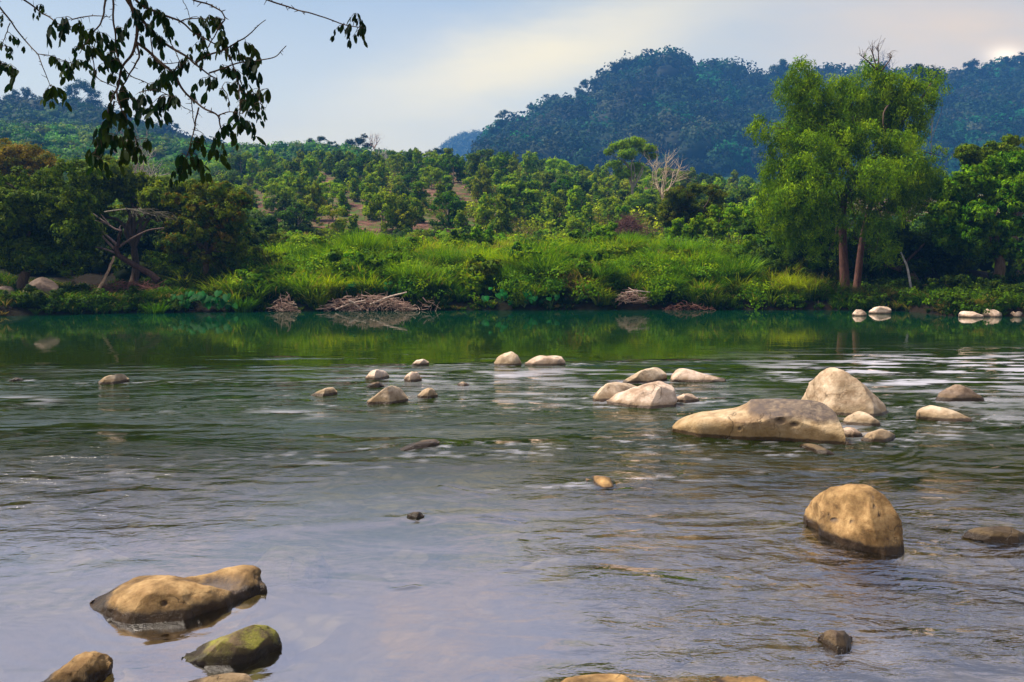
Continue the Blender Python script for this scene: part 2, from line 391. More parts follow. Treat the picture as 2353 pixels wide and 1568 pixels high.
ROCKS = []     # (x, y, r) filled by rock(); water wakes read it
def make_water():
    yw = np.concatenate([np.linspace(-8, 1.3, 10), np.geomspace(1.5, 43.5, 900)])
    sw = np.sinh(np.linspace(-1, 1, 760) * 1.4) / math.sinh(1.4)
    YY, S = np.meshgrid(yw, sw, indexing='ij')
    XX = S * (1.3 * np.maximum(YY, 1) + 8)
    U, V = proj(XX, np.maximum(YY, 1.5), 0)
    A = .025 + .03 * np.clip((V - 790) / 60, 0, 1) + .13 * np.clip((V - 1000) / 90, 0, 1)
    pat = np.clip(fbm(XX * .30 + 4, YY * 1.1, 61, 5) * 1.5 - .25, 0, 1) * np.clip((V - 800) / 40, 0, 1) * np.clip((1120 - V) / 120, 0, 1)
    A = A + .38 * pat + .62 * np.clip((V - 835) / 30, 0, 1) * np.clip((1085 - V) / 60, 0, 1)
    A = A + 1.1 * blob(U, V, 200, 1120, 450, 130) + .22 * blob(U, V, 950, 950, 350, 60)
    A = A + .85 * np.clip((U - 1150) / 250, 0, 1) * np.clip((V - 1010) / 120, 0, 1)
    A = A + .7 * blob(U, V, 2250, 880, 380, 75) + .6 * blob(U, V, 2200, 1520, 330, 160)
    A = A * (1 - .84 * blob(U, V, 820, 1290, 460, 240))
    A = A * (1 - .6 * blob(U, V, 200, 1480, 420, 160))
    A = A * (1 - .80 * np.clip((815 - V) / 40, 0, 1))
    A = A * np.clip(.8 + .8 * fbm(XX * .35, YY * .8, 6, 4), .12, 3)
    A = np.clip(A * .5, .010, 1.0)
    H = fbm(XX * .8, YY * 1.3, 11, 3) * .012 * A + fbm(XX * 2.5, YY * 3.6, 12, 2) * .004 * A
    foam_glint = np.zeros_like(XX)
    for (rx, ry, rr) in ROCKS:
        dx = XX - rx; dy = YY - ry; d = np.hypot(dx, dy * 1.1)
        ring = np.clip(1 - (d - rr) / (rr * 1.6 + .25), 0, 1) * (d > rr * .5)
        cal = np.interp(ry, [4, 6, 9], [.12, .5, 1.0])
        if rx < 1: cal *= np.interp(ry, [5, 9], [.3, 1])
        H = H + .004 * cal * ring * np.sin((d - rr) * 42 + 2 * fbm(dx * 2, dy * 2, 5, 2))
        wk = np.exp(-((dy + .28 * np.abs(dx)) / (rr * .45 + .1)) ** 2) * np.clip(-dx / (rr + .1), 0, 1) * np.exp(dx / (rr * 4 + .5)) * (dx < 0)
        wk = wk + np.exp(-((dy - .2 * dx) / (rr * .5 + .1)) ** 2) * np.clip(dx / (rr + .1), 0, 1) * np.exp(-dx / (rr * 5 + .6)) * (dx > 0)
        A = A + .20 * wk * cal
        foam_glint = np.maximum(foam_glint, wk * np.clip(fbm(XX * 5, YY * 11, 31, 4) * 1.6 - .55, 0, 1) * .55 * (ry > 7.5))
    st = np.clip(fbm(XX * 1.1, YY * 3.4, 21, 6) * 1.9 - .22, 0, 1)
    zone = 1.2*blob(U, V, 2230, 842, 360, 24) + .9*blob(U, V, 2000, 870, 260, 14) + .5*blob(U, V, 2200, 985, 250, 30) + .3*blob(U, V, 1300, 905, 350, 40) + .35*blob(U, V, 2250, 1540, 260, 60) + .35 * blob(U, V, 2250, 900, 250, 40) + .5*blob(U, V, 1050, 868, 170, 9) + .55*blob(U, V, 40, 921, 70, 8) + .5*blob(U, V, 650, 953, 80, 9) + .3*blob(U, V, 1500, 855, 900, 10)  # streak zones: some foam, mostly sky reflection painted as colour
    foam_glint = np.clip(np.maximum(foam_glint, st * zone * 1.0), 0, .6)
    # the small lips and folds of the smooth shallow tongue
    for (a, b_, am, w_) in [((1020, 1118), (1110, 1135), .03, .03), ((1110, 1190), (1195, 1200), .035, .03), ((1195, 1200), (1215, 1290), .02, .03),
                            ((1170, 1315), (1235, 1318), .02, .02), ((905, 1352), (948, 1346), .02, .02), ((1750, 1160), (1870, 1190), .022, .10),
                            ((1750, 1080), (2110, 1080), .025, .1), ((1900, 1290), (2020, 1340), .022, .09), ((1960, 1490), (2100, 1568), .02, .08), ((1850, 1450), (1920, 1470), .015, .06)]:
        p = np.array([Yw(a[1]) * (a[0]-CX)/F, Yw(a[1])]); q = np.array([Yw(b_[1]) * (b_[0]-CX)/F, Yw(b_[1])])
        e = q - p; L2 = (e**2).sum()
        t = np.clip(((XX-p[0])*e[0] + (YY-p[1])*e[1]) / L2, 0, 1)
        dd = (YY - (p[1] + t*e[1])) + (XX - (p[0] + t*e[0])) * .35 + .02*fbm(XX*4, YY*4, 8, 2)
        far_ = np.hypot(XX - (p[0]+t*e[0]), YY - (p[1]+t*e[1]))
        H = H - am * np.exp(-(far_/(w_*1.6))**2) * np.tanh(dd / w_) * .8
    tag(gridmesh('water', XX, YY, H, water_mat(), {'ripple': A, 'foam_glint': foam_glint}), kind='structure')

# ------------------------------------------------------------------ rocks
def rock(top, bot, label, mat, thick=None, e=.75, rp=.5, rough=.035, res=(56, 40), z0=0.0, name='river_rock', cat='rock', group=None, dents=(), under=.3, Yfix=None, bulge=.0, seed=None, wk=True, holes=(), cap=None, cuts=7, cq=.90):
    top = np.array(top, float); bot = np.array(bot, float)
    ul, ur = min(top[0, 0], bot[0, 0]), max(top[-1, 0], bot[-1, 0])
    ns, nl = res
    th = np.linspace(-1, 1, ns); s = np.sin(th * np.pi / 2)          # denser at the ends
    u = ul + (ur - ul) * (s + 1) / 2
    vb = smooth_interp(u, bot); vt = np.minimum(smooth_interp(u, top), vb - .6)
    yf = Yw(vb, z0) if Yfix is None else np.full(ns, Yfix, float) + (vb.mean() - vb) * .01
    W = (ur - ul) / F * yf.mean()
    T = thick or W * .62
    pr = T * np.maximum(1 - np.abs(s) ** 2.6, 0) ** .5 + .012 * T
    lp = np.linspace(0, 2*np.pi, nl, endpoint=False) - np.pi/2       # starts at the bottom
    c, d = np.cos(lp), np.sin(lp)
    shp = lambda a, ee: np.sign(a) * np.abs(a) ** ee
    yy = yf[:, None] + pr[:, None] * (.5 - .5 * shp(c, e)[None])     # front = yf at c=1
    x = (u - CX) / F * (yf + pr * rp)
    hi = np.maximum(shp(d, e), 0)[None]; lo = np.minimum(shp(d, .9), 0)[None]
    a, b = np.zeros(ns), np.full(ns, 30.0)
    def build(zt):
        z = z0 + zt[:, None] * hi
        y2 = yy + (rp - .5) * pr[:, None] * hi - bulge * pr[:, None] * np.maximum(np.sin(lp * 2), 0)[None] * (c > 0)[None]
        return y2, z
    for _ in range(26):
        mid = (a + b) / 2
        y2, z = build(mid)
        _, vv = proj(x[:, None], y2, z)
        low = vv.min(1) > vt
        a = np.where(low, mid, a); b = np.where(low, b, mid)
    zt = (a + b) / 2
    y2, z = build(zt)
    z = z + under * T * lo * np.maximum(1 - np.abs(s) ** 2, .1)[:, None]
    X = np.repeat(x[:, None], nl, 1)
    V = np.stack([X, y2, z], -1).reshape(-1, 3)
    cen = np.array([x.mean(), (yf + pr/2).mean(), z0 + zt.max() * .3])
    d0 = V - cen; dn = d0 / (np.linalg.norm(d0, axis=1)[:, None] + 1e-6)
    sd = seed if seed is not None else (ul * .37) % 50
    k = 2.2 / W
    nz = fbm(V[:, 0]*k + sd, V[:, 1]*k, V[:, 2]*k, 4)
    nz = nz - .5 * np.abs(fbm(V[:, 0]*k*2.3, V[:, 1]*k*2.3 + sd, V[:, 2]*k*2.3, 2))
    amp = rough * min(W, T*1.4)
    if nl > 90:
        nz = nz + .35 * fbm(V[:, 0]*k*5, V[:, 1]*k*5, V[:, 2]*k*5 + sd, 3) - .5 * np.clip(vnoise(V[:, 0]*k*1.6 + sd, V[:, 1]*k*1.6, V[:, 2]*k*1.6) * 3 - 1.2, 0, 1)
    V = V + dn * (nz * amp)[:, None] * np.array([1, 1, .45])
    if W < .5: cuts, cq = min(cuts, 3), .95
    pr_ = np.random.default_rng(int(ul * 7) % 9973)
    hs = np.array([W / 2, max(T, .1) / 2, max(zt.max(), .05)])
    for _ in range(cuts):
        nn_ = np.array([pr_.normal() * .9, -abs(pr_.normal()) - .15, abs(pr_.normal()) * .7 + .18]); nn_ /= np.linalg.norm(nn_)
        q = (V - cen) / hs; pj = q @ nn_; lim = np.quantile(pj[V[:, 2] > z0 - .02], cq)
        V = V - (np.maximum(pj - lim, 0) * .9)[:, None] * nn_[None] * hs
    brown_mask = np.zeros(len(V))
    for (du, dv, dzz, rx, ry, dep) in dents:  # basins in the top, coloured with silt
        c0 = P(du, dv, Yw(dv, dzz))
        q = ((V[:, 0]-c0[0])/rx)**2 + ((V[:, 1]-c0[1])/ry)**2
        V[:, 2] -= np.minimum(dep * np.exp(-q**1.5), .55 * np.maximum(V[:, 2] - z0, 0)); brown_mask = np.maximum(brown_mask, np.clip(1.5 * np.exp(-q**2) - .35 + .4 * fbm(V[:, 0]*9, V[:, 1]*9, 1, 3), 0, 1))
    if cap:
        c0, c1, zc = cap; pu, pv = proj(V[:, 0], V[:, 1], V[:, 2])
        m = np.clip((pu - c0) / 10, 0, 1) * np.clip((c1 - pu) / 10, 0, 1) * np.clip((V[:, 2] - zc - .03 * fbm(V[:, 0]*4, V[:, 1]*4, 2, 3)) / .03, 0, 1)
        V[:, 2] += .035 * m; brown_mask = np.maximum(brown_mask, m * 1.0)
    for (hu, hv, ru, rv, dp) in holes:
        pu, pv = proj(V[:, 0], V[:, 1], V[:, 2])
        m = np.exp(-(((pu-hu)/ru)**2 + ((pv-hv)/rv)**2) ** 2) * (V[:, 1] < cen[1]) * (V[:, 2] > z0 + .015)
        V[:, 1] += dp * m; V[:, 2] += dp * .2 * m; brown_mask = np.maximum(brown_mask, m * 1.0)  # hole insides coloured dark brown
    i = np.arange(ns-1)[:, None]; j = np.arange(nl)[None]
    Q = np.stack([i*nl+j, (i+1)*nl+j, (i+1)*nl+(j+1) % nl, i*nl+(j+1) % nl], -1).reshape(-1, 4)
    # end caps
    V = np.concatenate([V, V[:nl].mean(0)[None], V[-nl:].mean(0)[None]])
    jj = np.arange(nl); n0 = ns*nl
    T1 = np.stack([np.full(nl, n0), jj, (jj+1) % nl], -1)
    T2 = np.stack([np.full(nl, n0+1), (ns-1)*nl+(jj+1) % nl, (ns-1)*nl+jj], -1)
    org = np.array([cen[0], cen[1], z0])
    o = mesh(name, V - org, Q, mat, T=np.concatenate([T1, T2]), attrs={'brown_mask': np.append(brown_mask, [0, 0])})
    o.location = org
    tag(o, label, cat, group)
    if wk: ROCKS.append((cen[0], cen[1], W / 2))
    return o

def smooth_interp(u, p):
    x = np.interp(u, p[:, 0], p[:, 1])
    k = (p[-1, 0] - p[0, 0]) * (.018 if p[-1, 0] - p[0, 0] > 150 else .05)
    return sum(np.interp(np.clip(u + k*a, p[0, 0], p[-1, 0]), p[:, 0], p[:, 1]) * w_ for a, w_ in ((-1.6, .12), (-.8, .22), (0, .32), (.8, .22), (1.6, .12)))

NEAR = (130, 100)
rock([(178,1383),(190,1368),(215,1349),(260,1325),(300,1318),(350,1316),(400,1316),(440,1316),(470,1308),(520,1298),(560,1300),(580,1314),(588,1345),(589,1360)],
     [(178,1386),(200,1398),(240,1415),(290,1430),(350,1441),(420,1432),(480,1410),(530,1388),(589,1363)],
     'large ochre boulder with a scooped basin in its top, at the lower left', OCHRE, thick=.50, e=.62, rp=.62, rough=.055, res=(190, 140), cuts=3, cq=.96, holes=((377, 1388, 6, 6, .03),),
     dents=((485, 1306, .20, .20, .105, .10),), name='river_boulder', cat='boulder')
rock([(386,1512),(400,1500),(430,1482),(470,1463),(520,1445),(560,1434),(595,1437),(615,1450),(625,1475),(626,1490)],
     [(386,1516),(430,1527),(490,1537),(540,1533),(585,1515),(626,1493)],
     'brown boulder with yellow-green moss on its sloping left side', MOSSY, thick=.24, e=.7, rough=.05, res=NEAR, cuts=4, cq=.94, name='river_boulder', cat='boulder')
rock([(44,1570),(75,1545),(105,1518),(125,1503),(150,1496),(185,1500),(212,1514),(214,1530)],
     [(44,1590),(120,1600),(180,1590),(214,1560)],
     'brown stone with a dirty crumbly top, in the bottom left corner', OCHRE, thick=.24, e=.75, rough=.08, res=NEAR)
rock([(362,1572),(400,1562),(430,1557),(470,1550),(505,1545),(540,1548),(562,1570)], [(362,1590),(460,1600),(562,1590)],
     'pale stone cut by the bottom edge below the mossy boulder', CREAM, thick=.14, e=.7, rough=.07, res=NEAR)
rock([(1292,1568),(1305,1557),(1340,1551),(1400,1549),(1445,1550),(1468,1568)], [(1292,1585),(1380,1590),(1468,1585)],
     'flat orange-brown stone cut by the middle of the bottom edge', OCHREL, thick=.14, e=.6, res=NEAR)
rock([(1655,1568),(1690,1556),(1730,1553),(1770,1556),(1795,1570)], [(1655,1585),(1730,1590),(1795,1585)],
     'low reddish-brown stone at the bottom edge, right of centre', OCHREL, thick=.14, e=.8, rough=.09, res=NEAR)
rock([(1864,1200),(1868,1180),(1885,1157),(1910,1135),(1940,1118),(1985,1112),(2025,1116),(2055,1140),(2075,1170),(2084,1205),(2087,1240),(2086,1262)],
     [(1864,1206),(1885,1232),(1920,1252),(1970,1268),(2030,1279),(2086,1266)],
     'big rounded ochre boulder standing alone at the right, pitted on its face', OCHRE, thick=.62, e=.78, rp=.5, rough=.03, res=NEAR, bulge=.12, cuts=5, cq=.94, holes=((1902, 1183, 6, 4, .03), (1918, 1197, 9, 5, .035), (1958, 1200, 5, 3, .02), (2010, 1165, 4, 4, .02), (2022, 1185, 4, 4, .02), (2005, 1145, 4, 3, .02)), name='river_boulder', cat='boulder')
rock([(2234,1232),(2255,1219),(2280,1212),(2320,1209),(2360,1212),(2400,1228)], [(2234,1236),(2280,1246),(2340,1253),(2400,1242)],
     'dark brown wet stone cut by the right edge of the picture', DARKR, thick=.2, e=.7, rough=.08, res=NEAR)
rock([(1908,1466),(1918,1453),(1945,1447),(1965,1451),(1984,1463)], [(1908,1472),(1925,1492),(1948,1508),(1968,1496),(1984,1468)],
     'small dark angular stone breaking the current at the lower right', DARKR, thick=.13, e=.6, rough=.10, res=(80, 60))
rock([(1548,984),(1556,973),(1572,963),(1610,950),(1660,943),(1712,937),(1730,928),(1745,923),(1800,923),(1870,925),(1920,931),(1938,943),(1944,970),(1947,1000),(1949,1017)],
     [(1548,992),(1600,1004),(1700,1011),(1800,1014),(1880,1020),(1949,1023)],
     'long low slab-like boulder with two holes in its front face', SLAB, thick=.8, e=.45, rp=.42, rough=.025, res=(170, 130), cap=(1715, 1930, .255), holes=((1793, 968, 10, 5, .07), (1826, 976, 9, 4, .05), (1700, 985, 4, 3, .03)), name='river_boulder', cat='boulder')
rock([(1836,924),(1855,910),(1875,888),(1900,861),(1915,848),(1930,846),(1950,851),(1975,870),(2000,893),(2030,922),(2043,938),(2049,948)],
     [(1836,934),(1890,958),(1960,966),(2010,960),(2049,951)],
     'tall peaked pale boulder behind the long slab', CREAM, thick=1.1, e=.95, rp=.6, rough=.045, res=NEAR, name='river_boulder', cat='boulder')
rock([(1948,970),(1965,956),(1990,945),(2012,953),(2030,966),(2037,977)], [(1948,976),(1990,982),(2037,980)], 'pale rounded stone in front of the peaked boulder', CREAM, e=.62, rough=.07)
rock([(1944,986),(1958,981),(1978,985),(1991,995),(1992,1001)], [(1944,1004),(1970,1007),(1992,1004)], 'small whitish flat stone against the right end of the slab', CREAMB, e=.62, rough=.07)
rock([(1990,1012),(2010,995),(2040,985),(2058,990),(2069,999)], [(1990,1015),(2030,1020),(2069,1004)], 'small wedge-shaped tan stone right of the slab', CREAM, e=.7)
rock([(1848,1024),(1866,1018),(1890,1022),(1915,1033),(1927,1042)], [(1848,1030),(1885,1044),(1927,1046)], 'low dark wet stone just in front of the slab', DARKR, e=.8, rough=.06)
rock([(2164,917),(2178,901),(2192,887),(2208,879),(2224,882),(2240,893),(2252,907),(2263,917)], [(2164,922),(2210,927),(2263,922)], 'rough dark brown conical stone in the riffle at the far right', ROUGHR, e=.85, rough=.09, res=(80, 60))
rock([(2122,950),(2132,937),(2160,927),(2185,932),(2215,947),(2248,962)], [(2122,964),(2180,973),(2248,969)], 'smooth tan stone below the dark conical stone', CREAM, e=.75, res=(80, 60))
rock([(1436,877),(1455,863),(1480,850),(1512,842),(1526,846),(1534,864)], [(1436,881),(1480,883),(1534,874)], 'tan stone at the back of the group of three', CREAM, e=.7)
rock([(1366,917),(1378,897),(1395,883),(1415,879),(1450,881),(1475,889),(1485,895)], [(1366,923),(1400,926),(1485,905)], 'brownish stone at the left of the group of three', CREAM, e=.7, thick=.7)
rock([(1397,921),(1425,903),(1470,888),(1515,877),(1542,873),(1551,888),(1553,910),(1554,926)], [(1397,929),(1440,937),(1500,942),(1540,941),(1554,930)],
     'cracked pale boulder in front of the group of three', CREAMB, e=.62, thick=.85, rough=.04, res=NEAR, name='river_boulder', cat='boulder')
rock([(1546,868),(1555,851),(1572,846),(1595,850),(1625,860),(1655,866),(1677,872)], [(1546,878),(1610,880),(1677,877)], 'long pale stone tapering to the right, behind the slab', CREAMB, e=.75)
rock([(1552,914),(1570,905),(1595,906),(1610,917)], [(1552,925),(1580,927),(1610,922)], 'low whitish stone right of the cracked boulder', CREAMB, e=.62, rough=.07)
rock([(1134,836),(1143,820),(1155,809),(1172,806),(1188,813),(1197,825),(1199,838)], [(1134,840),(1166,842),(1199,840)], 'upright squarish stone, left of the pair in mid river', CREAM, e=.7)
rock([(1206,836),(1220,824),(1240,816),(1265,817),(1288,815),(1299,823),(1303,837)], [(1206,840),(1255,843),(1303,839)], 'wide white-topped stone, right of the pair in mid river', CREAMB, e=.7)
rock([(836,924),(858,907),(882,890),(900,884),(917,890),(928,905),(934,918)], [(836,930),(885,934),(934,922)], 'sloping pointed tan stone, largest of the left cluster', CREAM, e=.75, res=(80, 60))
rock([(838,868),(850,854),(865,849),(883,854),(892,864)], [(838,872),(865,875),(892,868)], 'pale stone behind the pointed stone of the left cluster', CREAMB, e=.62, rough=.07)
rock([(925,872),(932,859),(945,853),(958,857),(966,868)], [(925,877),(946,879),(966,876)], 'small round stone at the right back of the left cluster', CREAMB, e=.62, rough=.07)
rock([(943,838),(955,827),(972,825),(985,832)], [(943,840),(965,841),(985,839)], 'farthest little pale stone above the left cluster', CREAMB, e=.62, rough=.07)
rock([(955,909),(967,898),(982,890),(996,895),(1004,908)], [(955,914),(980,917),(1004,913)], 'small peaked stone right of the pointed stone', CREAM, e=.62, rough=.07)
rock([(836,888),(850,880),(866,877),(882,885)], [(836,890),(860,892),(882,889)], 'tiny brown stone above the pointed stone', ROUGHR, e=.62, rough=.07)
rock([(708,908),(725,899),(745,891),(765,890),(770,902)], [(708,910),(740,912),(770,907)], 'small leaning stone at the left end of the left cluster', CREAM, e=.75)
rock([(218,880),(232,866),(250,858),(272,860),(288,871)], [(218,883),(250,888),(288,877)], 'tan stone alone in the water at the far left', CREAM, e=.75)
rock([(12,873),(26,868),(43,871)], [(12,876),(28,877),(43,875)], 'tiny stone near the left edge of the picture', ROUGHR, e=.62, rough=.07)
rock([(903,1035),(930,1021),(965,1012),(995,1008),(1010,1015)], [(903,1038),(960,1035),(1010,1023)], 'thin slanting wet stone barely above the smooth water', ROUGHR, e=.7, thick=.3, rough=.03)
rock([(1350,1100),(1372,1093),(1400,1095),(1416,1104),(1423,1114)], [(1350,1108),(1390,1125),(1423,1119)], 'low stone awash in the middle of the river, with an orange top', OCHREL, e=.85, thick=.4)
rock([(930,1183),(942,1177),(958,1176),(971,1184)], [(930,1190),(950,1193),(971,1189)], 'tiny black stone in the smooth shallow water', DARKR, e=.8, rough=.1)
rock([(1050,882),(1062,877),(1078,884)], [(1050,886),(1064,888),(1078,886)], 'tiny pinkish stone right of the left cluster', CREAMB, e=.62, rough=.07)
# far shore stones on the right
fs = 'pale stones along the far shore'
for t_, b_, l_ in [([(1959,722),(1970,711),(1986,712),(1994,722)], [(1959,726),(1976,727),(1994,726)], 'small white stone in the water below the twin-trunk tree'),
                   ([(1998,716),(2012,706),(2035,702),(2047,705),(2049,717)], [(1998,721),(2025,722),(2049,721)], 'white stone with a flat top right of the twin-trunk tree'),
                   ([(2205,721),(2213,715),(2240,716),(2266,725)], [(2205,729),(2235,731),(2266,730)], 'longest flat pale stone on the right shore'),
                   ([(2257,720),(2270,709),(2290,713),(2304,722)], [(2257,728),(2280,730),(2304,728)], 'rounded pale stone beside the longest shore stone'),
                   ([(2284,712),(2292,703),(2304,705),(2309,714)], [(2284,718),(2296,720),(2309,718)], 'small upright stone above the row of shore stones'),
                   ([(2306,715),(2320,707),(2336,710),(2346,718)], [(2306,722),(2325,724),(2346,722)], 'low pinkish stone near the right end of the shore'),
                   ([(2322,721),(2333,713),(2346,716),(2352,723)], [(2322,728),(2338,730),(2352,728)], 'little round stone at the front of the right shore'),
                   ([(2336,708),(2350,702),(2375,704),(2385,714)], [(2336,717),(2360,719),(2385,717)], 'pale stone at the very right end of the shore')]:
    rock(t_, b_, l_, CREAMB, e=.7, group=fs, rough=.05, wk=False)
# boulders on the left shore
rock([(52,680),(62,654),(78,640),(97,635),(117,638),(132,653),(138,680),(140,704)], [(57,712),(97,716),(138,714)], 'tall rounded grey-brown boulder half hidden by a bush on the left shore', SHOREB,
     thick=1.1, e=.7, Yfix=37.9, z0=.1, rough=.02, wk=False, name='shore_boulder', cat='boulder')
rock([(-12,668),(5,656),(20,654),(30,662),(34,676)], [(-12,690),(10,692),(34,690)], 'reddish-brown block of stone on the left edge of the shore', ROUGHR, thick=.7, e=.6, Yfix=39.4, z0=.3, wk=False, name='shore_boulder', cat='boulder')

# stones lying under the surface
sub = 'stones lying under the water'
for (u, v, wu, dv, l_) in [(1270, 972, 75, 14, 'yellowish submerged slab in mid river'), (1480, 985, 60, 8, 'dim submerged stone below the cracked boulder'),
                  (1440, 1025, 60, 10, 'dark submerged stone left of the slab'), (645, 1215, 110, 22, 'large pale slab under the smooth water at the left'),
                  (1310, 1530, 70, 14, 'tan submerged stone near the bottom edge'), (1230, 1500, 60, 16, 'tan submerged stone in the bottom middle'), (1850, 1500, 70, 20, 'tan submerged stone left of the small dark stone'),
                  (570, 905, 70, 6, 'olive submerged stone in the left riffle'), (1560, 1420, 40, 12, 'small submerged stone under the rippled water')]:
    y = float(Yw(v)); x = (u - CX) / F * y; w = wu / F * y; dep = float(-ground(x, y))
    n_, m_ = 36, 22
    a = np.linspace(0, 2*np.pi, n_, endpoint=False)[None]; b = np.linspace(-.5, .5, m_)[:, None] * np.pi
    k_ = 1 + .12 * fbm(np.cos(a)*np.cos(b)*1.5+u, np.sin(a)*np.cos(b)*1.5, np.sin(b)*1.5, 3)
    sg = lambda q: np.sign(q) * np.abs(q) ** .7
    V = np.stack([sg(np.cos(a))*sg(np.cos(b))*w*k_, sg(np.sin(a))*sg(np.cos(b))*w*.8*k_, sg(np.sin(b))*min(dep*.72 - .02, w*.6)*k_ + 0*a], -1)
    i = np.arange(m_-1)[:, None]; j = np.arange(n_)[None]
    Q = np.stack([i*n_+j, i*n_+(j+1) % n_, (i+1)*n_+(j+1) % n_, (i+1)*n_+j], -1).reshape(-1, 4)
    o = mesh('submerged_stone', V.reshape(-1, 3), Q, SUBM); o.location = (x, y, -dep); o.rotation_euler = (0, 0, u * .1)
    tag(o, l_, 'stone', sub)
make_water()

# ------------------------------------------------------------------ foliage builders
def leaves(g, C, D, L, Wd, col, fold=.25, Nrm=None):
    """diamond leaves: centres C, directions D, lengths L, widths Wd, colours col"""
    n = len(C)
    D = D / (np.linalg.norm(D, axis=1)[:, None] + 1e-9)
    r = rng.normal(size=(n, 3)) if Nrm is None else Nrm + rng.normal(size=(n, 3)) * .38
    if Nrm is not None:
        r /= np.linalg.norm(r, axis=1)[:, None] + 1e-9
        D = D - .85 * (D * r).sum(1)[:, None] * r; D /= np.linalg.norm(D, axis=1)[:, None] + 1e-9
    S = np.cross(D, r); S /= np.linalg.norm(S, axis=1)[:, None] + 1e-9
    Nn = np.cross(S, D)
    L = np.broadcast_to(L, (n,))[:, None]; Wd = np.broadcast_to(Wd, (n,))[:, None]
    b = C - D * L * .5; t = C + D * L * .5 - Nn * L * fold * .4
    l = C + S * Wd * .5 + Nn * Wd * fold - D * L * .08; r_ = C - S * Wd * .5 + Nn * Wd * fold - D * L * .08
    V = np.stack([b, l, t, r_], 1).reshape(-1, 3)
    Q = np.arange(n * 4).reshape(-1, 4)
    g.add(V, Q, np.repeat(col, 4, 0))

def sphere_dirs(n, up=0.0):
    d = rng.normal(size=(n, 3)); d[:, 2] += up; return d / np.linalg.norm(d, axis=1)[:, None]

def crown(g, clumps, n, leaf, pal, wd=.5, droop=.0, twigs=26, tw=.30, shell=.75, hang=0.0, up=.25, cjit=.16):
    """clumps: k x 6 (centre, radii) -> twigs on each clump -> leaves round each twig.
    pal = list of rgb; each twig takes a blend of two of them"""
    cl = np.asarray(clumps, float)
    if cl.shape[1] == 4: cl = np.concatenate([cl, cl[:, 3:4], cl[:, 3:4]], 1)
    area = (cl[:, 3] * cl[:, 5]); wgt = area / area.sum()
    nt = np.maximum(4, (twigs * len(cl) * wgt).astype(int))
    idx = np.repeat(np.arange(len(cl)), nt); m = len(idx)
    d = sphere_dirs(m, up)
    rad = (1 - (1 - shell) * rng.random(m) ** .8 * 1.6)
    tc = cl[idx, :3] + d * cl[idx, 3:6] * rad[:, None]
    tr = (cl[idx, 3:6].mean(1)) * tw * (.7 + .6 * rng.random(m))
    pal = np.asarray(pal, float)
    a = rng.integers(0, len(pal), m); b = rng.integers(0, len(pal), m); f = rng.random(m)[:, None]
    tcol = pal[a] * f + pal[b] * (1 - f)
    w = tr ** 2; k = rng.choice(m, n, p=w / w.sum())
    off = rng.normal(size=(n, 3)) * .5
    off[:, 2] = off[:, 2] * .7 - hang * rng.random(n) * 1.6
    C = tc[k] + off * tr[k][:, None]
    D = sphere_dirs(n, 0) * 1.0 + d[k] * .6; D[:, 2] -= droop
    col = tcol[k] * (1 + cjit * rng.normal(size=(n, 1))) * (1 + .05 * rng.normal(size=(n, 3)))
    sz = leaf * (.6 + .8 * rng.random(n))
    on = off / (np.linalg.norm(off, axis=1)[:, None] + 1e-6)
    leaves(g, C, D, sz, sz * wd, np.clip(col, .003, .9), Nrm=d[k] * .75 + on * .8 + np.array([0, 0, .25]))
    return tc

def limbs(g, start, targets, r0, C, jig=.08):
    for t in targets:
        s = np.asarray(start, float); t = np.asarray(t, float); L = np.linalg.norm(t - s)
        m1 = s + (t - s) * .35 + np.array([0, 0, .12 * L]) + rng.normal(size=3) * jig * L
        m2 = s + (t - s) * .7 + np.array([0, 0, .08 * L]) + rng.normal(size=3) * jig * L
        tube(g, [s, m1, m2, t], r0, r0 * .25, C, 6, 12)

def bare(g, p, d, L, r, C, depth, spread=.6, up=.15, ratio=.72, kids=(2, 3)):
    """bare branching tree"""
    p = np.asarray(p, float); d = np.asarray(d, float); d /= np.linalg.norm(d)
    bend = rng.normal(size=3) * .12 * L
    q = p + d * L
    tube(g, [p, (p + q) / 2 + bend, q], r, r * .62, C, 5 if depth < 3 else 7, 5)
    if depth <= 0: return
    for _ in range(rng.integers(kids[0], kids[1] + 1)):
        nd = d + rng.normal(size=3) * spread; nd[2] += up
        bare(g, p + (q - p) * rng.uniform(.6, 1.0), nd, L * ratio * rng.uniform(.75, 1.2), r * .6, C, depth - 1, spread, up, ratio, kids)

DG = [(.024, .050, .005), (.040, .080, .006), (.070, .115, .007)]
OL = [(.050, .072, .005), (.09, .12, .006), (.13, .145, .010)]
BR = [(.06, .15, .004), (.13, .26, .005), (.27, .38, .007)]
DGB = [(.04, .11, .005), (.08, .18, .006), (.15, .26, .008)]
OLB = [(.065, .12, .005), (.12, .19, .007), (.18, .23, .010)]
YG = [(.20, .28, .010), (.32, .34, .012), (.10, .18, .008)]
WIL = [(.06, .13, .004), (.14, .25, .004), (.26, .38, .005), (.11, .20, .004)]
BG = [(.025, .07, .03), (.035, .09, .03), (.05, .10, .025)]
ORG = [(.22, .12, .02), (.16, .10, .02), (.09, .08, .015)]
MT = [(.012, .025, .010), (.016, .042, .014), (.036, .045, .024), (.015, .075, .022), (.014, .03, .012), (.014, .03, .012)]  # far forest greens, darkened to carry the mountain's shade

def tree_obj(name, label, cat, base, group=None): return tag(empty(name, base), label, cat, group)

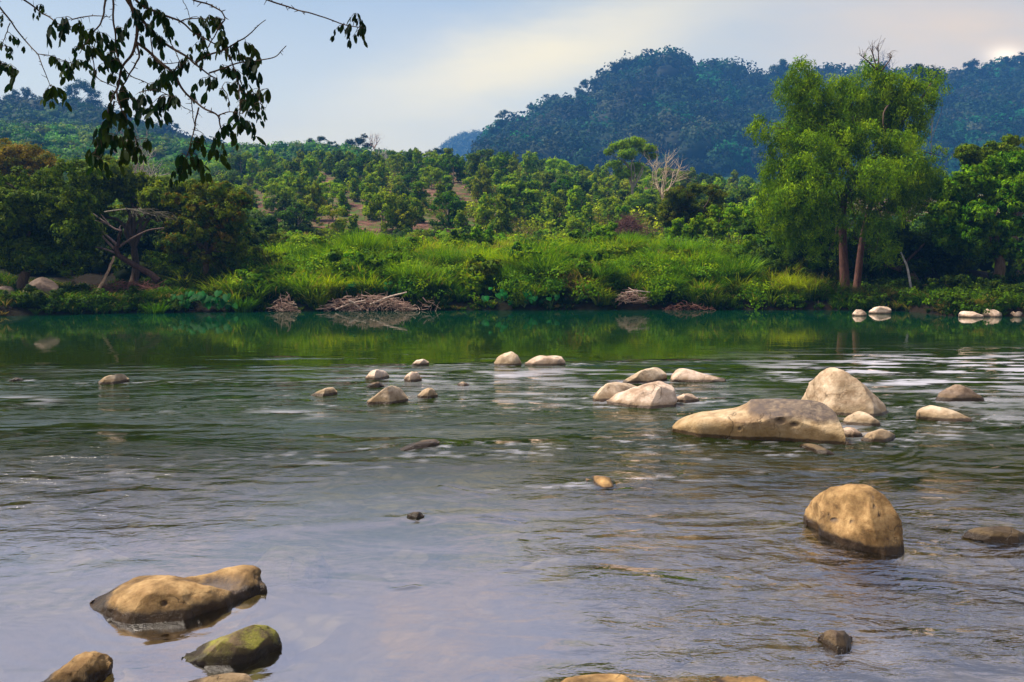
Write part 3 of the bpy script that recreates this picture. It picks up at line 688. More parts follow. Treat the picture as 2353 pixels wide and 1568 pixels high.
# ---- the twin-trunk tree on the right bank
def cz(x, y): return 1568.6 + x * .4298, 61.3 + y * .43
def willow():
    Y0 = 44.5
    root = tree_obj('willow_tree', 'tall feathery light-green tree with two reddish trunks on the right bank', 'tree', G(1955, Y0))
    org = np.array(root.location)
    wood = Geo(); BC = (.15, .075, .058)
    def tp(pts, dy=0): return [P(*cz(a, b), Y0 + dy + o) for a, b, o in pts]
    t1 = tp([(872, 1450, 0), (865, 1330, 0), (858, 1180, 0), (856, 1020, 0), (866, 900, 0), (905, 800, .2), (880, 740, .3)])
    g1 = Geo(); tube(g1, t1, .29, .13, BC, 14, 40, power=.6); t1o = g1
    tube(g1, [t1[-1], *tp([(800, 690, .2), (700, 655, .0), (620, 640, -.5)])], .15, .05, (.07, .05, .04), 8)
    tube(g1, [t1[-2], *tp([(960, 760, .0), (1040, 700, -.2), (1120, 640, -.5)])], .14, .05, (.07, .05, .04), 8)
    tube(g1, [t1[-1], *tp([(840, 560, .6), (780, 420, .6), (720, 330, .4), (650, 230, 0)])], .14, .03, (.1, .07, .05), 8)
    g2 = Geo()
    t2 = tp([(925, 1440, .5), (938, 1330, .5), (955, 1180, .5), (985, 1020, .6), (1040, 850, .8), (1075, 700, .8), (1090, 560, .8), (1115, 400, .8), (1110, 300, .8)])
    tube(g2, t2, .22, .06, BC, 12, 50, power=.7)
    for a in ([(1075, 700, .8), (1130, 720, .4), (1190, 700, 0), (1280, 680, -.4)], [(1090, 560, .8), (1200, 480, .5), (1280, 380, .4), (1330, 300, .2)],
              [(1040, 850, .8), (950, 620, .8), (930, 470, .6), (1000, 330, .4)], [(985, 1020, .6), (1100, 960, 0), (1140, 1005, -.3), (1160, 1000, -.4)],
              [(1140, 1000, -.3), (1190, 940, -.4), (1195, 910, -.4)], [(1060, 940, 0), (1120, 990, -.3), (1150, 1000, -.4)]):
        tube(g2, tp(a), .10, .025, (.12, .09, .07), 7)
    # dead grey fork in the crown
    g3 = Geo()
    tube(g3, tp([(935, 880, -1.2), (905, 820, -1.4), (875, 755, -1.4)]), .06, .05, (.45, .4, .38), 7)
    tube(g3, tp([(870, 760, -1.4), (950, 745, -1.5), (1040, 705, -1.5)]), .05, .02, (.25, .2, .18), 6)
    g3.build('dead_branch', M_BARK, root, org); g3 = Geo()
    for a in ([(1045, 240, .6), (1048, 170, .6), (1045, 95, .6)], [(1040, 235, .6), (1020, 160, .5), (1003, 115, .5)], [(1035, 230, .5), (985, 180, .5), (945, 150, .5)], [(1060, 240, .5), (1100, 190, .4), (1120, 160, .4)]):
        q = tp(a); tube(g3, q, .05, .012, (.11, .08, .07), 5)
        for k in range(7):
            s = q[1] + (q[2] - q[1]) * rng.random(); tube(g3, [s, s + rng.normal(size=3) * .12 + [0, 0, .15], s + rng.normal(size=3) * .2 + [0, 0, .4]], .014, .005, (.12, .08, .07), 4, 4)
    g1.build('trunk', M_BARK, root, org); g2.build('trunk', M_BARK, root, org); g3.build('dead_top', M_BARK, root, org)
    cr = [(640,250,85,0),(560,330,70,0),(600,400,80,0),(700,350,100,0),(850,330,85,.5),(1020,270,85,.8),(1130,330,110,.8),(1240,360,95,.5),(1340,330,70,1),(1290,240,40,1),(1370,270,45,1),(1230,240,35,1),
          (430,540,70,-.5),(380,560,40,-.5),(600,560,100,0),(760,500,110,0),(900,470,100,.6),(1060,430,110,1),(1200,480,110,.6),(1270,560,60,.4),(540,640,80,-.5),(700,650,95,-1.2),(850,600,110,-.6),(1000,600,95,-.8),(1170,620,90,-.8),
          (1370,680,55,1.5),(1410,700,25,1.5),(500,780,95,-.5),(640,780,110,-1.5),(470,900,80,-.6),(590,930,115,-1.6),(740,860,95,-2),(760,970,80,-1.8),(920,860,80,-.5),(1050,790,110,-2),(1200,760,105,-1.2),(1300,790,85,-.5),
          (1220,900,100,-1),(1060,930,80,-1.2),(590,1060,100,-1),(700,1110,80,-1.6),(470,1020,75,-.3),(1050,1090,80,-1.8),(1090,1190,75,-1.8),(1020,1250,40,-1.8),(700,1200,55,-1.6),(920,1040,50,-1),(420,600,45,-.6),(470,680,45,-.8),(800,1120,50,-1),
          (930,980,60,1),(790,1040,75,-1.6),(880,1100,50,1.2),(980,1040,60,-1.4),(660,1000,90,-1.5),(1150,1000,70,-1.6),(780,1200,50,-.5),(560,1170,60,-.6),(830,730,90,-1.5),(640,470,80,0),(900,380,80,0),(1000,180,40,1),(980,750,70,1.8),(700,500,90,2),(1000,480,100,2.5),(600,850,100,2.2),(1200,850,90,2),(850,900,90,2)]
    cl = [(*P(*cz(a, b), Y0 + dy * 1.25), r * .43 / F * Y0 * 1.0, r * .43 / F * Y0 * 1.1, r * .43 / F * Y0 * .95) for a, b, r, dy in cr]
    g = Geo()
    cl = [(*c[:3], c[3]*1.16, c[4]*1.1, c[5]*1.12) for c in cl]
    crown(g, cl, 165000, .155, WIL, wd=.27, droop=1.1, twigs=48, tw=.24, hang=1.1, shell=.72)
    g.build('crown', M_LEAF, root, org)
    # limbs to clumps
    gb = Geo()
    for k in range(0, len(cl), 2):
        src = t2[4 + (k // 2) % 4] if cl[k][0] > t1[-1][0] + .5 else t1[3 + (k // 2) % 4]
        limbs(gb, src, [cl[k][:3]], .05, (.10, .07, .05))
    gb.build('limb', M_BARK, root, org)
willow()

def simple_tree(name, label, cat, u, Y, trunk_v, clumps, pal, n, leaf, wd=.5, droop=.2, group=None, tc=(.14, .10, .07), tr=.18, hang=.1, tw=.3, twigs=30, mat=None, zbase=None, crownparts=1, shell=.75):
    """clumps in photo units: (u, v, r, dY[, flat])"""
    base = G(u, Y); root = tree_obj(name, label, cat, base, group); org = np.array(root.location)
    cl = []
    for c in clumps:
        r = c[2] / F * (Y + c[3]); fl = c[4] if len(c) > 4 else .8
        cl.append((*P(c[0], c[1], Y + c[3]), r, r, r * fl))
    cl = np.array(cl)
    g = Geo(); crown(g, cl, n, leaf, pal, wd, droop, twigs, tw, hang=hang, shell=shell)
    g.build('crown', mat or M_LEAF, root, org)
    w = Geo(); top = cl[:, :3].mean(0); fork = base + (top - base) * .45 + rng.normal(size=3) * .05
    b0 = base - np.array([0, 0, .15])
    tube(w, [b0, base + (fork - base) * .5 + rng.normal(size=3) * tr, fork], tr, tr * .65, tc, 10, 16)
    step = max(1, len(cl) // 8)
    limbs(w, fork, cl[::step, :3], tr * .45, tc)
    w.build('trunk', M_BARK, root, org)
    return root

def scatter_clumps(u0, u1, top, bot, r, n, dY=(-2, 2), fl=.8):
    """clumps filling the area between two outlines (lists of (u, v))"""
    top = np.array(top, float); bot = np.array(bot, float); out = []
    while len(out) < n:
        u = rng.uniform(u0, u1); a = np.interp(u, top[:, 0], top[:, 1]); b = np.interp(u, bot[:, 0], bot[:, 1])
        rr = r * rng.uniform(.65, 1.25)
        if b - a < rr: continue
        v = rng.uniform(a + rr * .8, max(b - rr * .6, a + rr * .85))
        out.append((u, v, rr, rng.uniform(*dY), fl))
    return out

# ---- left grove
simple_tree('broadleaf_tree', 'big dark bushy tree leaning over the left shore behind the round boulder', 'tree', 60, 43, 0,
    scatter_clumps(-60, 215, [(-60, 390), (0, 375), (60, 350), (130, 335), (215, 352)], [(-60, 630), (50, 625), (120, 600), (170, 635), (215, 610)], 30, 95, (-3.2, 1.5)) + [(110, 600, 26, -3), (165, 625, 22, -3.2), (150, 600, 30, -3)],
    DGB + OLB[:2], 90000, .18, wd=.42, droop=.6, hang=.3, tr=.3)
simple_tree('broadleaf_tree', 'olive-green spreading tree above the crooked trunk on the left shore', 'tree', 300, 46, 0,
    scatter_clumps(195, 420, [(195, 355), (260, 350), (330, 385), (420, 420)], [(195, 520), (300, 490), (420, 500)], 27, 60, (-2, 2)),
    OLB, 70000, .17, wd=.45, droop=.4, tr=.25)
simple_tree('broadleaf_tree', 'dark olive tree with orange-tinged leaves at the right end of the left grove', 'tree', 470, 44, 0,
    scatter_clumps(385, 560, [(385, 440), (430, 410), (500, 405), (560, 440)], [(385, 600), (480, 625), (560, 610)], 25, 64, (-2, 2)),
    OLB + [(.17, .12, .010)] + DGB[:1], 70000, .16, wd=.42, droop=.5, hang=.25, tr=.22)
simple_tree('broadleaf_tree', 'dark tree deep in the shade at the back of the left grove', 'tree', 200, 50, 0,
    scatter_clumps(-100, 560, [(-100, 480), (560, 480)], [(-100, 640), (560, 600)], 44, 46, (-1, 2)), DG[:2], 50000, .22, tr=.3)
simple_tree('blossoming_tree', 'rusty yellow-orange tree above the dark grove at the left edge', 'tree', 30, 58, 0,
    scatter_clumps(-70, 105, [(-70, 310), (20, 308), (80, 325), (105, 350)], [(-70, 460), (105, 430)], 28, 26, (-1.5, 1.5)), [(.30, .22, .015), (.22, .18, .015), (.10, .13, .010)], 30000, .16, tr=.2)

def crooked_tree():
    Y = 42.5
    root = tree_obj('crooked_tree', 'leaning grey tree with a crooked trunk and forked bare limbs on the left shore', 'tree', G(352, Y)); org = np.array(root.location)
    d = lambda x, y, o=0: P(x / 3.0, 367.6 + y / 3.0, Y + o)      # crop of the left shore, three to one
    BC = (.085, .05, .04); GC = (.26, .19, .18)
    w = Geo()
    tube(w, [d(1090, 835), d(1040, 790), d(960, 745), d(880, 700), d(820, 660)], .17, .13, BC, 12, 24)
    tube(w, [d(820, 665), d(800, 610), d(825, 580)], .13, .10, BC, 10, 10)
    tube(w, [d(820, 600), d(880, 560), d(950, 520), d(1030, 485), d(1130, 470)], .065, .03, (.17, .12, .11), 9)
    tube(w, [d(800, 625), d(750, 575), d(710, 530), d(695, 490), d(640, 480), d(560, 470)], .075, .02, (.28, .2, .18), 9)
    tube(w, [d(810, 590), d(760, 545), d(720, 510), d(690, 480)], .08, .03, GC, 8)
    tube(w, [d(790, 640), d(700, 610), d(580, 595)], .06, .02, GC, 7)
    w.build('trunk', M_BARK, root, org)
    f = Geo()
    tube(f, [d(835, 490, -.6), d(790, 475, -.6), d(730, 435, -.6), d(660, 385, -.6), d(600, 340, -.6)], .055, .025, GC, 9)
    tube(f, [d(740, 440, -.6), d(680, 425, -.6), d(595, 412, -.6)], .045, .015, GC, 8)
    tube(f, [d(750, 445, -.6), d(715, 400, -.6), d(695, 375, -.6)], .04, .015, GC, 7)
    tube(f, [d(835, 490, -.6), d(825, 470, -.6), d(835, 450, -.6)], .05, .02, GC, 7)
    tube(f, [d(815, 600, 0), d(820, 540, -.3), d(835, 488, -.6)], .08, .07, BC, 8)
    tube(f, [d(720, 360, -.5), d(800, 348, -.5), d(900, 340, -.5), d(1000, 365, -.5), d(1080, 390, -.5)], .035, .012, (.33, .3, .24), 6)
    f.build('dead_limb', M_BARK, root, org)
    tw = Geo()
    for k in range(46):
        a = rng.uniform(0, 1); s = d(860 + 260 * a, 335 + 40 * a + rng.normal() * 8, -.5)
        e = d(900 + 300 * a + rng.uniform(-60, 90), 330 + 90 * rng.random() + 30 * a, -.5 + rng.normal() * .4)
        tube(tw, [s, (s + e) / 2 + rng.normal(size=3) * .12, e], .012, .005, (.15, .14, .10), 4, 6)
    tw.build('twig', M_BARK, root, org)
crooked_tree()
g = Geo(); Yp = 40.6
a_, b_ = P(222, 676, Yp), P(262, 590, Yp + 1.2)
tube(g, [a_, (a_ + b_) / 2 + [.05, 0, 0], b_], .075, .055, (.5, .34, .22), 10, 14, wob=.01)
tag(g.build('leaning_pole', M_BARK, origin=a_), 'pale peeling pole propped against the crooked tree', 'pole').location = a_

# ---- right grove
simple_tree('broadleaf_tree', 'dark layered tree filling the right edge of the far bank', 'tree', 2290, 44, 0,
    scatter_clumps(2150, 2440, [(2150, 430), (2200, 385), (2260, 345), (2320, 330), (2440, 320)], [(2150, 560), (2230, 590), (2440, 620)], 30, 120, (-3, 2)),
    DGB + OLB[:2], 120000, .17, wd=.45, droop=.5, hang=.2, tr=.3)
simple_tree('broadleaf_tree', 'yellowish-topped tree rising at the upper right edge', 'tree', 2330, 52, 0,
    scatter_clumps(2215, 2440, [(2215, 325), (2240, 318), (2290, 325), (2320, 290), (2350, 300), (2440, 290)], [(2215, 400), (2260, 440), (2440, 480)], 18, 70, (-1, 1.5)),
    OLB, 60000, .15, tr=.2, droop=.6, hang=.4)
simple_tree('shade_tree', 'bluish dark bushy tree close behind the twin trunks', 'tree', 2110, 47, 0,
    scatter_clumps(1760, 2250, [(1760, 540), (1850, 520), (2000, 500), (2100, 500), (2250, 500)], [(1760, 650), (2250, 640)], 36, 60, (0, 3)), DG + [(.04, .07, .03)] + DGB[:1], 80000, .17, tr=.2)
g = Geo(); a_ = G(2098, 43.2); a_[2] -= .05
tube(g, [a_, P(2086, 620, 43.4), P(2078, 598, 43.6), P(2070, 580, 43.8)], .06, .04, (.62, .6, .6), 9, 14)
tag(g.build('leaning_sapling', M_BARK, origin=a_), 'thin white leaning sapling stem right of the twin-trunk tree', 'sapling').location = a_
simple_tree('rounded_tree', 'dark rounded tree with orange-green top right of the pale bare tree', 'tree', 1600, 62, 0,
    scatter_clumps(1535, 1670, [(1535, 450), (1560, 420), (1600, 412), (1640, 420), (1670, 440)], [(1535, 520), (1670, 510)], 24, 24, (-1.5, 1.5)), OLB + ORG[2:] + DG[1:2], 40000, .14, tr=.2)
for (u, Y, clp, pal, lab) in [
    (1710, 100, scatter_clumps(1660, 1750, [(1660, 432), (1750, 430)], [(1660, 500), (1750, 500)], 20, 16), BR + BG, 'pale bluish-green trees group left of the twin-trunk tree'),
    (1420, 130, scatter_clumps(1360, 1460, [(1360, 395), (1400, 400), (1460, 420)], [(1360, 450), (1460, 470)], 16, 14), YG, 'yellow-green airy tree under the feathery tree'),
    (1290, 150, scatter_clumps(1215, 1305, [(1215, 385), (1250, 368), (1300, 380)], [(1215, 430), (1305, 430)], 17, 12), DG, 'dark rounded tree on the crest right of the scrub'),
    (1180, 160, scatter_clumps(1150, 1215, [(1150, 380), (1180, 362), (1215, 385)], [(1150, 430), (1215, 430)], 14, 9), BG, 'dark bluish tree on the crest below the far ridge')]:
    simple_tree('hillside_tree', lab, 'tree', u, Y, 0, clp, pal, 16000, .30, tr=.2, tw=.35)
# feathery flat-topped tree
simple_tree('flat_topped_tree', 'feathery flat-topped green tree standing above the orchard beside the bare tree', 'tree', 1455, 105, 0,
    [(1425, 335, 24, 0, .4), (1460, 328, 26, .5, .4), (1490, 342, 24, 0, .4), (1400, 350, 16, 0, .4), (1440, 355, 26, -1, .4), (1412, 378, 22, 0, .4), (1460, 385, 22, 1, .45), (1435, 400, 24, 0, .5), (1500, 360, 18, 0, .4)],
    [(.14, .28, .012), (.22, .36, .012)], 15000, .24, tr=.22, tc=(.4, .36, .3), shell=.6, tw=.38)

def bare_tree(u, Y, vtop, label, C, wpx=40, group=None, tr=.12, n=9, vfork=.35, name='bare_tree', kids=7):
    b = G(u, Y); root = tree_obj(name, label, 'tree', b, group)
    H = P(u, vtop, Y)[2] - b[2]; W = wpx / F * Y
    g = Geo(); fork = np.array([rng.normal() * .03 * H, 0, H * vfork])
    tube(g, [(0, 0, -.2), fork * [.5, .5, .5] + [.02 * H, 0, 0], fork], tr, tr * .75, C, 9, 12)
    for k in range(n):
        a = 6.283 * (k + rng.random() * .6) / n; q = .25 + .75 * rng.random()
        end = np.array([math.cos(a) * W * q, math.sin(a) * W * q * .8, H * (.60 + .42 * (1.1 - q * .8) * rng.uniform(.7, 1.0))]); end[2] = min(end[2], H)
        st = fork * (1 + .25 * rng.random() * (rng.random() < .5)) * [1, 1, 1]
        mid = st + (end - st) * .45 + np.array([math.cos(a), math.sin(a), 0]) * W * .22 + rng.normal(size=3) * .03 * H
        pp = tube(g, [st, mid, end], tr * .42, tr * .06, C, 6, 14, wob=.02)
        for j in range(kids):
            i = rng.integers(4, 13); s0 = pp[i]; d = (pp[i] - pp[i-1]); d /= np.linalg.norm(d)
            d = d + rng.normal(size=3) * .75; d[2] += .1; d /= np.linalg.norm(d); l = H * rng.uniform(.10, .24)
            p2 = tube(g, [s0, s0 + d * l * .5 + rng.normal(size=3) * l * .08, s0 + d * l], tr * .15, tr * .03, C, 4, 6)
            for _ in range(3):
                s1 = p2[rng.integers(2, 6)]; d2 = d + rng.normal(size=3) * .6; d2[2] += .2; d2 /= np.linalg.norm(d2)
                tube(g, [s1, s1 + d2 * l * .25, s1 + d2 * l * .5], tr * .06, tr * .02, C, 3, 3)
    g.build('trunk', M_BARK, root)
    return root
bare_tree(1525, 95, 338, 'pale leafless tree with many upright branches above the orchard', (.62, .50, .36), 52, tr=.17, n=9, kids=7)
bare_tree(865, 255, 303, 'leafless pinkish tree standing on the skyline of the green hill', (.45, .3, .27), 17, tr=.22)
bare_tree(882, 190, 340, 'small white leafless tree on the green slope below the skyline', (.60, .55, .5), 26, tr=.2)
bare_tree(345, 60, 345, 'white leafless tree with forked limbs above the left grove', (.62, .52, .52), 45, tr=.14)
bare_tree(310, 75, 262, 'tall thin leafless tree behind the hanging leaves', (.40, .31, .27), 40, tr=.14)
bare_tree(2012, 640, 110, 'thin dead tree poking above the ridge behind the twin-trunk tree', (.15, .11, .1), 22, tr=.5)
bare_tree(1400, 200, 392, 'pale grey leafless tree among the scrub on the crest', (.45, .42, .33), 22, tr=.14)
bare_tree(1130, 190, 385, 'greyish airy leafless tree in the middle of the scrub crest', (.33, .33, .2), 40, tr=.14, n=12)
bare_tree(1020, 185, 388, 'straw-coloured leafless tree left of the crest scrub', (.36, .35, .2), 40, tr=.14, n=12)
# ------------------------------------------------------------------ orchard
def small_crown(kind, k):
    g = Geo(); r = np.random.default_rng(k)
    cl = []
    H = 3.3
    if kind == 0:
        for i in range(10): a = r.uniform(0, 6.28); h = r.uniform(.45, 2.7); q = .62 * math.sin(min(1, (3.4 - h) / 1.6) * 1.5); cl.append((q*math.cos(a)*.9, q*math.sin(a)*.9, h, .62, .62, .55))
        cl.append((0, 0, 2.9, .55, .55, .5))
    elif kind == 1:
        for i in range(9): cl.append((r.normal()*.42, r.normal()*.42, .5 + .27*i, .75 - .04*i, .75-.04*i, .5))
    else:
        for i in range(9): a = r.uniform(0, 6.28); cl.append((1.0*math.cos(a), 1.0*math.sin(a), r.uniform(.5, 2.3), .7, .7, .55))
        cl.append((0, 0, 2.3, .8, .8, .6))
    crown(g, cl, 3400, .22, [BR + DG[2:], BR + YG[:1], DG[1:] + BR[:1], YG + BR[1:], BR, BR[1:]][k], twigs=14, tw=.38, wd=.6, droop=.2)
    return g
protos = []
olabels = ['leafy round-topped orchard tree on the brown slope', 'narrow two-tiered orchard tree on the brown slope', 'wide bushy dark orchard tree on the brown slope',
           'bright yellow-green orchard tree on the brown slope', 'tall slim green orchard tree on the brown slope', 'spreading fresh-green orchard tree on the brown slope']
for k in range(6):
    root = tree_obj('orchard_tree', olabels[k], 'tree', (0, 0, -50), 'orchard trees on the slope')
    c = small_crown(k % 3, k).build('crown', M_LEAF, root)
    g = Geo(); tube(g, [(0, 0, -.3), (.05, 0, .6), (0, .04, 1.5)], .08, .05, (.4, .34, .28), 7, 8)
    for q in range(4): tube(g, [(0, 0, 1.0 + .15*q), (rng.normal()*.3, rng.normal()*.3, 1.7), (rng.normal()*.5, rng.normal()*.5, 2.2)], .04, .015, (.3, .25, .2), 5, 6)
    t = g.build('trunk', M_BARK, root)
    protos.append((root, c, t))
used = [False] * 6
def put_orchard(k, loc, s, rz):
    root, c, t = protos[k]
    if used[k]:
        r2 = root.copy(); COL.objects.link(r2)
        for ch in (c, t):
            q = ch.copy(); COL.objects.link(q); q.parent = r2
        root = r2
    used[k] = True
    root.location = tuple(float(a) for a in loc); root.rotation_euler = (0, 0, rz); root.scale = (s, s, s * rng.uniform(.9, 1.25))
nput = 0
for Y in np.arange(78, 172, 6.2):
    for x in np.arange(-80, 80, 3.6 + (Y - 78) * .012):
        xx = x + rng.normal() * .7; yy = Y + rng.normal() * 1.1
        u = CX + F * xx / yy
        if u < 520 or u > 1740: continue
        # open brown patches low on the slope
        dens = 1.0
        if yy < 118 and 600 < u < 1130: dens = .72
        if yy < 96 and 1130 < u < 1500: dens = .7
        if rng.random() > dens: continue
        k = int(rng.choice(6, p=[.25, .2, .2, .08, .15, .12]))
        put_orchard(k, (xx, yy, float(ground(xx, yy))), rng.uniform(.62, 1.25), rng.uniform(0, 6.28)); nput += 1
print('orchard trees', nput)

# brown brush heap
g = Geo(); c0 = P(1442, 520, 72)
for k in range(900):
    a = rng.uniform(0, 6.28); r = abs(rng.normal()) * .8; h = 1.5 * max(0, 1 - (r / 1.7)) * rng.random()
    s = c0 + np.array([r*math.cos(a)*1.2, r*math.sin(a), h - .7]); e = s + rng.normal(size=3) * [.6, .5, .3] + [0, 0, .15]
    tube(g, [s, (s+e)/2 + rng.normal(size=3)*.08, e], .022, .008, (.16, .075, .06), 4, 4)
tag(g.build('brush_heap', M_BARK, origin=c0), 'reddish-brown heap of dry brush at the right of the orchard slope', 'brush heap').location = c0

# ------------------------------------------------------------------ hillside scrub (stuff), forest (stuff)
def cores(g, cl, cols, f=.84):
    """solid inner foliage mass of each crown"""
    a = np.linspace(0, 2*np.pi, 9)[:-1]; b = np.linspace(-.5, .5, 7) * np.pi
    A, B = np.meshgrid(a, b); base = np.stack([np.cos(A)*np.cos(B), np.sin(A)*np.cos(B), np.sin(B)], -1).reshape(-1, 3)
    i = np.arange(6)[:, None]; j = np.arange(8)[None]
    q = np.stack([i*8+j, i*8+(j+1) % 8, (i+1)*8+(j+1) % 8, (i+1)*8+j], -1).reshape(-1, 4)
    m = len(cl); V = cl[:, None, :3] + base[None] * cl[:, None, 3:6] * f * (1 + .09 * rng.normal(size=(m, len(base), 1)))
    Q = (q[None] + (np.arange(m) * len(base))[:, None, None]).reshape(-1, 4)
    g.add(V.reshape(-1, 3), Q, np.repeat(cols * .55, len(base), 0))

def mass(name, label, cat, n, region, leaf, rad, per, pal, mat, fl=.75, dense=None, core=.70, spread=.16, cvar=.18):
    g = Geo(); u0, u1, y0, y1 = region
    u = rng.uniform(u0, u1, n * 3); Y = y0 + (y1 - y0) * rng.random(n * 3) ** .9
    if dense is not None:
        k = dense(u, Y); u, Y = u[k], Y[k]
    u, Y = u[:n], Y[:n]
    c = G(u, Y); r = rad * (.32 + 1.1 * rng.random(len(u)) ** 1.9) ; c[:, 2] += r * .18
    cl = np.concatenate([c, r[:, None], r[:, None], (r * fl)[:, None]], 1)
    m = len(cl); tot = m * per
    pal = np.asarray(pal); ci = pal[rng.integers(0, len(pal), m)] * (.5 + 1.4 * rng.random((m, 1)) ** 1.5)
    tw = 22
    d = sphere_dirs(m * tw, .6); idx = np.repeat(np.arange(m), tw)
    tc = cl[idx, :3] + d * cl[idx, 3:6] * (.78 + .22 * rng.random((m*tw, 1)))
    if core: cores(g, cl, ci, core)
    k = rng.integers(0, m * tw, tot)
    C = tc[k] + rng.uniform(-1, 1, size=(tot, 3)) * (cl[idx[k], 3] * spread)[:, None]
    D = sphere_dirs(tot) + d[k] * .5
    col = ci[idx[k]] * (1 + cvar * rng.normal(size=(tot, 1)))
    sz = leaf * (.6 + .8 * rng.random(tot)) * (cl[idx[k], 3] / rad) ** .5
    ofs = C - cl[idx[k], :3]; ofs /= np.linalg.norm(ofs, axis=1)[:, None] + 1e-6
    tn = C - tc[k]; tn /= np.linalg.norm(tn, axis=1)[:, None] + 1e-6
    leaves(g, C, D, sz, sz * .8, np.clip(col, .003, .8), Nrm=ofs + tn * .45)
    o = g.build(name, mat)
    tag(o, label, cat, None, 'stuff')
    return o

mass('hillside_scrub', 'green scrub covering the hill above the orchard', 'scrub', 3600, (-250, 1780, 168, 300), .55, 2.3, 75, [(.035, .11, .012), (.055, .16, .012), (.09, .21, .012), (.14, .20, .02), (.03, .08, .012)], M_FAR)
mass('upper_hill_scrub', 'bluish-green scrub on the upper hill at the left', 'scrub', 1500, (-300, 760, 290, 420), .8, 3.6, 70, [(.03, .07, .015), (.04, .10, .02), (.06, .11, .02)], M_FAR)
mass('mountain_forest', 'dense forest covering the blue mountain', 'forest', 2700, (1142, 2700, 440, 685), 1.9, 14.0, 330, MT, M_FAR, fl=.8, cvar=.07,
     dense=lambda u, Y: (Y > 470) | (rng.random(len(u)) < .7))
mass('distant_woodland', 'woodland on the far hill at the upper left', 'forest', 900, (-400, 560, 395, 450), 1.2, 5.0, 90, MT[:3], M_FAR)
mass('meadow_scrub', 'low weeds and shrubs between the riverbank grass and the orchard', 'scrub', 900, (500, 1800, 56, 82), .20, .75, 80, BR + OL[:1], M_LEAF,
     dense=lambda u, Y: fbm((u-CX)/F*Y*.12, Y*.12, 40, 2) > -.25)
mass('orchard_weeds', 'patchy weeds on the brown orchard slope', 'weeds', 3000, (480, 1760, 80, 168), .24, 1.25, 60, BR + [(.16, .16, .04)], M_LEAF, core=0, spread=.3,
     dense=lambda u, Y: fbm((u-CX)/F*Y*.1, Y*.08, 44, 2) > np.where((Y < 114) & (u > 600) & (u < 1130), .12, -.35))
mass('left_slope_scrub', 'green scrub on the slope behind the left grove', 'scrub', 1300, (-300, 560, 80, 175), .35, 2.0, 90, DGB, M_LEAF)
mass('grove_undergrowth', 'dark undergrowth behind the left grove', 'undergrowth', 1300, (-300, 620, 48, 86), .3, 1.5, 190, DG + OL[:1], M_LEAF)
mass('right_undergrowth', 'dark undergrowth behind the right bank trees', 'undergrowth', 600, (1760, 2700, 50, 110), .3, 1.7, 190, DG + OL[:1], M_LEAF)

# far hill, distance haze put into its pale colours
uu = np.linspace(980, 1400, 90); yy_ = np.linspace(1230, 1300, 12)
YY, UU = np.meshgrid(yy_, uu, indexing='ij')
crest = np.interp(UU, [880, 1005, 1022, 1045, 1075, 1120, 1400], [440, 440, 356, 334, 325, 322, 330])
t = (YY - 1230) / 70
ZZ = HC + (HOR - (440 + (crest - 440) * np.sin(t * np.pi * .5))) / F * YY
m_, nt_, out_ = newmat('far_hill_green'); n_ = N(nt_)
nt_.links.new(n_('BsdfPrincipled', ins={'Base Color': n_.ramp(n_.noise(n_('NewGeometry').outputs['Position'], .08, 6, .7), [(.3, (.06, .08, .05)), (.7, (.12, .15, .09))]), 'Roughness': 1.0}).outputs[0], out_.inputs[0])
tag(gridmesh('hills', (UU - CX) / F * YY, YY, ZZ, m_), kind='structure')
g = Geo(); k = 500
u = rng.uniform(1018, 1140, k); Yk = rng.uniform(1250, 1299, k); cr = np.interp(u, [880, 1005, 1022, 1045, 1075, 1120, 1400], [440, 440, 356, 334, 325, 322, 330])
z = HC + (HOR - (440 + (cr - 440) * np.sin((Yk - 1230) / 70 * np.pi * .5))) / F * Yk
c = np.stack([(u - CX) / F * Yk, Yk, z + 2], -1)
crown(g, np.concatenate([c, rng.uniform(5, 10, (k, 1))], 1), 26000, 2.6, [(.07, .10, .06), (.10, .13, .08)], twigs=7, tw=.4)
tag(g.build('far_hill_woodland', M_FAR), 'pale hazy woodland on the farthest hill', 'forest', None, 'stuff')

